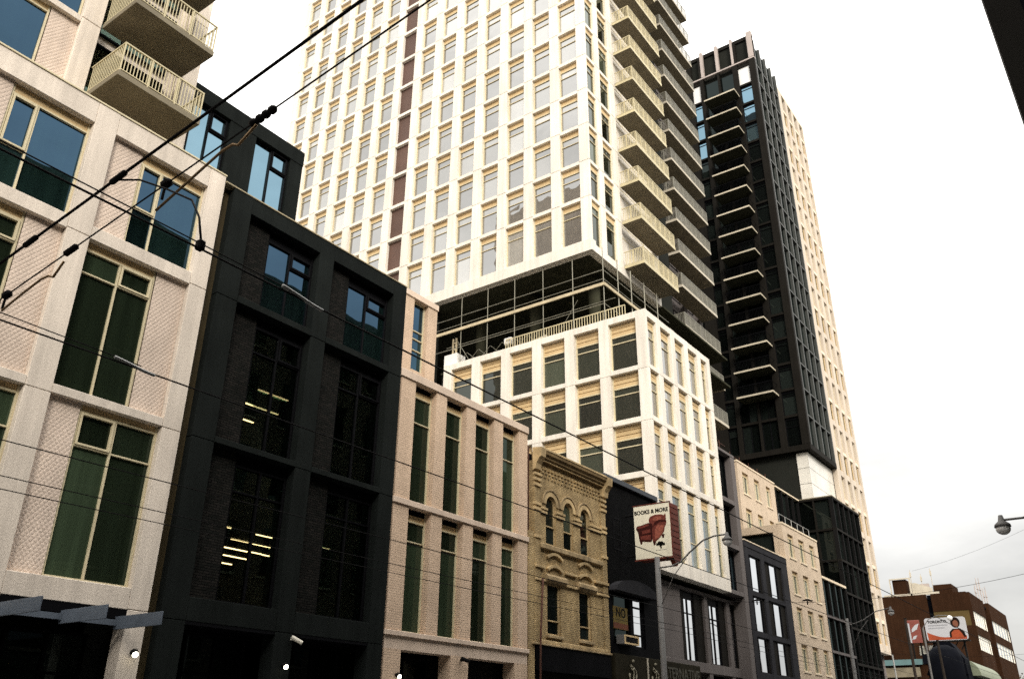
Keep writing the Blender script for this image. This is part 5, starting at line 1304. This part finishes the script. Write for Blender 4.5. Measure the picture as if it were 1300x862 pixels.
for x, y in ((-6.7, 5.35), (-9.95, 5.4)):
    solo('wire_clip', MB().tube([(x, y-0.28, 6.05), (x, y-0.1, 6.03), (x, y+0.12, 6.0), (x, y+0.3, 5.99)], 0.022, 8), 'galvanised', 'brass clip on the %s contact wire' % ('nearer' if x > -8 else 'farther'), 'clip', smooth=True)
for yy in (36.1, 65.8):
    wire('span_wire', sagline((-17.7, yy, 7.6), (-0.9, yy, 7.6), 0.9), 0.007, 'span wire sagging from the %s street lamp across the street' % ('armchair sign' if yy < 50 else 'black tower base'))
for x, z, lb in ((-13.3, 6.95, 'slate building'), (-11.2, 6.8, 'beige brick building')):
    solo('wire_hanger', MB().tube([(x-0.22, 36.1, z+0.02), (x, 36.1, z+0.05), (x+0.22, 36.1, z)], [0.02, 0.045, 0.02], 8).box(x-0.02, x+0.02, 36.07, 36.13, z-0.14, z+0.0), 'wire_black', 'black wire hanger on the sagging span wire seen before the %s' % lb, 'hanger')
wire('far_cable', sagline((-23.0, 118.0, 21.0), (6.0, 95.0, 27.0), 1.5), 0.010, 'faint cable crossing the open sky at the end of the street')

# ------------------------------------------------------------------ blade sign at the upper right, on the near side of the street
BS = thing('blade_sign', 'dark brown blade sign hanging overhead from the near side buildings', 'sign', (1.2, 6.0, 4.5))
part(BS, 'panel', MB().prism([(0.135, 4.3), (2.0, 4.3), (2.0, 9.5), (0.02, 9.5)], 1, 6.0, 6.3), 'bronze_dark')
part(BS, 'inset', MB().prism(oval(1.15, 6.9, 0.86, 1.9, 28), 1, 5.985, 5.998), 'roof_dark')
part(BS, 'bracket', B(1.6, 2.05, 6.1, 6.2, 9.5, 9.7), 'black_metal')

# ------------------------------------------------------------------ near side of the street, seen only in the glass
def opposite(y0, y1, h, m, label, cols, rows, z0=5.0):
    t = thing('near_side_building', label, 'building', (8.0, (y0+y1)/2, 0.0), 'buildings on the near side of the street')
    part(t, 'wall', B(2.0, 16.0, y0, y1, 0, h), m)
    part(t, 'cornice', B(1.75, 2.6, y0+0.02, y1-0.02, h+0.001, h+0.5, c=0.05), 'opp_cream')
    w, hh = (y1-y0)/cols, (h-z0-0.8)/rows
    me = mm(MB().box(-0.02, 0.02, 0, w*0.5, 0, hh*0.62), 'window', 'glass_black')
    sl = mm(MB().box(-0.06, 0.02, -0.1, w*0.5+0.1, -0.15, -0.003), 'sill', 'opp_cream')
    for i in range(cols):
        for j in range(rows):
            o = inst(t, 'window', me, (1.985, y0+w*(i+0.25), z0+hh*(j+0.15)))
            sub(o, 'sill', sl)
opposite(-45, -14, 25, 'opp_dark', 'dark stone building on the near side behind the camera', 6, 5)
opposite(-13.9, 8, 30.5, 'opp_brick', 'brown brick building on the near side right behind the camera', 5, 5)
opposite(8.1, 30, 30.0, 'opp_dark', 'grey building on the near side carrying the blade sign end', 5, 6)
opposite(30.1, 58, 30.5, 'opp_brick', 'long brown brick building on the near side opposite the yellow brick house', 7, 5)
opposite(58.1, 80, 23, 'opp_cream', 'cream walled building on the near side opposite the beige brick building', 5, 4)
opposite(80.1, 150, 5.5, 'opp_dark', 'low single storey row on the near side opposite the brown block', 12, 1, 1.0)

# ------------------------------------------------------------------ far bare tree
TRx, TRy = -20.5, 205.0
tr = thing('street_tree', 'bare twiggy tree beyond the brown brick block', 'tree', (TRx, TRy, 0.0))
tk, cr = MB(), MB()
tk.tube([(TRx, TRy, 0), (TRx+0.1, TRy, 5), (TRx+0.2, TRy, 9), (TRx, TRy, 13)], [0.45, 0.36, 0.25, 0.1], 8)
rnd = random.Random(3)
def branch(p, d, L, r, depth):
    q = p + d*L; tk.tube([p, p.lerp(q, 0.5)+Vector((rnd.uniform(-.1, .1), rnd.uniform(-.1, .1), 0.05))*L, q], [r, r*0.75, r*0.5], 5)
    if depth == 0:
        for k in range(10):
            c = q + Vector((rnd.uniform(-1, 1), rnd.uniform(-1, 1), rnd.uniform(-1, 1)))*0.9
            a, b = Vector((rnd.uniform(-1, 1), rnd.uniform(-1, 1), rnd.uniform(-1, 1)))*0.22, Vector((rnd.uniform(-1, 1), rnd.uniform(-1, 1), rnd.uniform(-1, 1)))*0.22
            cr.add([c, c+a, c+a+b, c+b], [(0, 1, 2, 3)])
        return
    for k in range(4):
        nd = (d + Vector((rnd.uniform(-1, 1), rnd.uniform(-1, 1), rnd.uniform(-0.2, 0.8)))*0.8).normalized()
        branch(q, nd, L*0.7, r*0.5, depth-1)
for k in range(6):
    a = k*1.05
    branch(Vector((TRx+0.1, TRy, 5.5+k*0.9)), Vector((math.cos(a), math.sin(a), 0.7)).normalized(), 2.6, 0.14, 2)
part(tr, 'trunk', tk, 'bark'); part(tr, 'crown', cr, 'leaf')
bpy.context.view_layer.update()
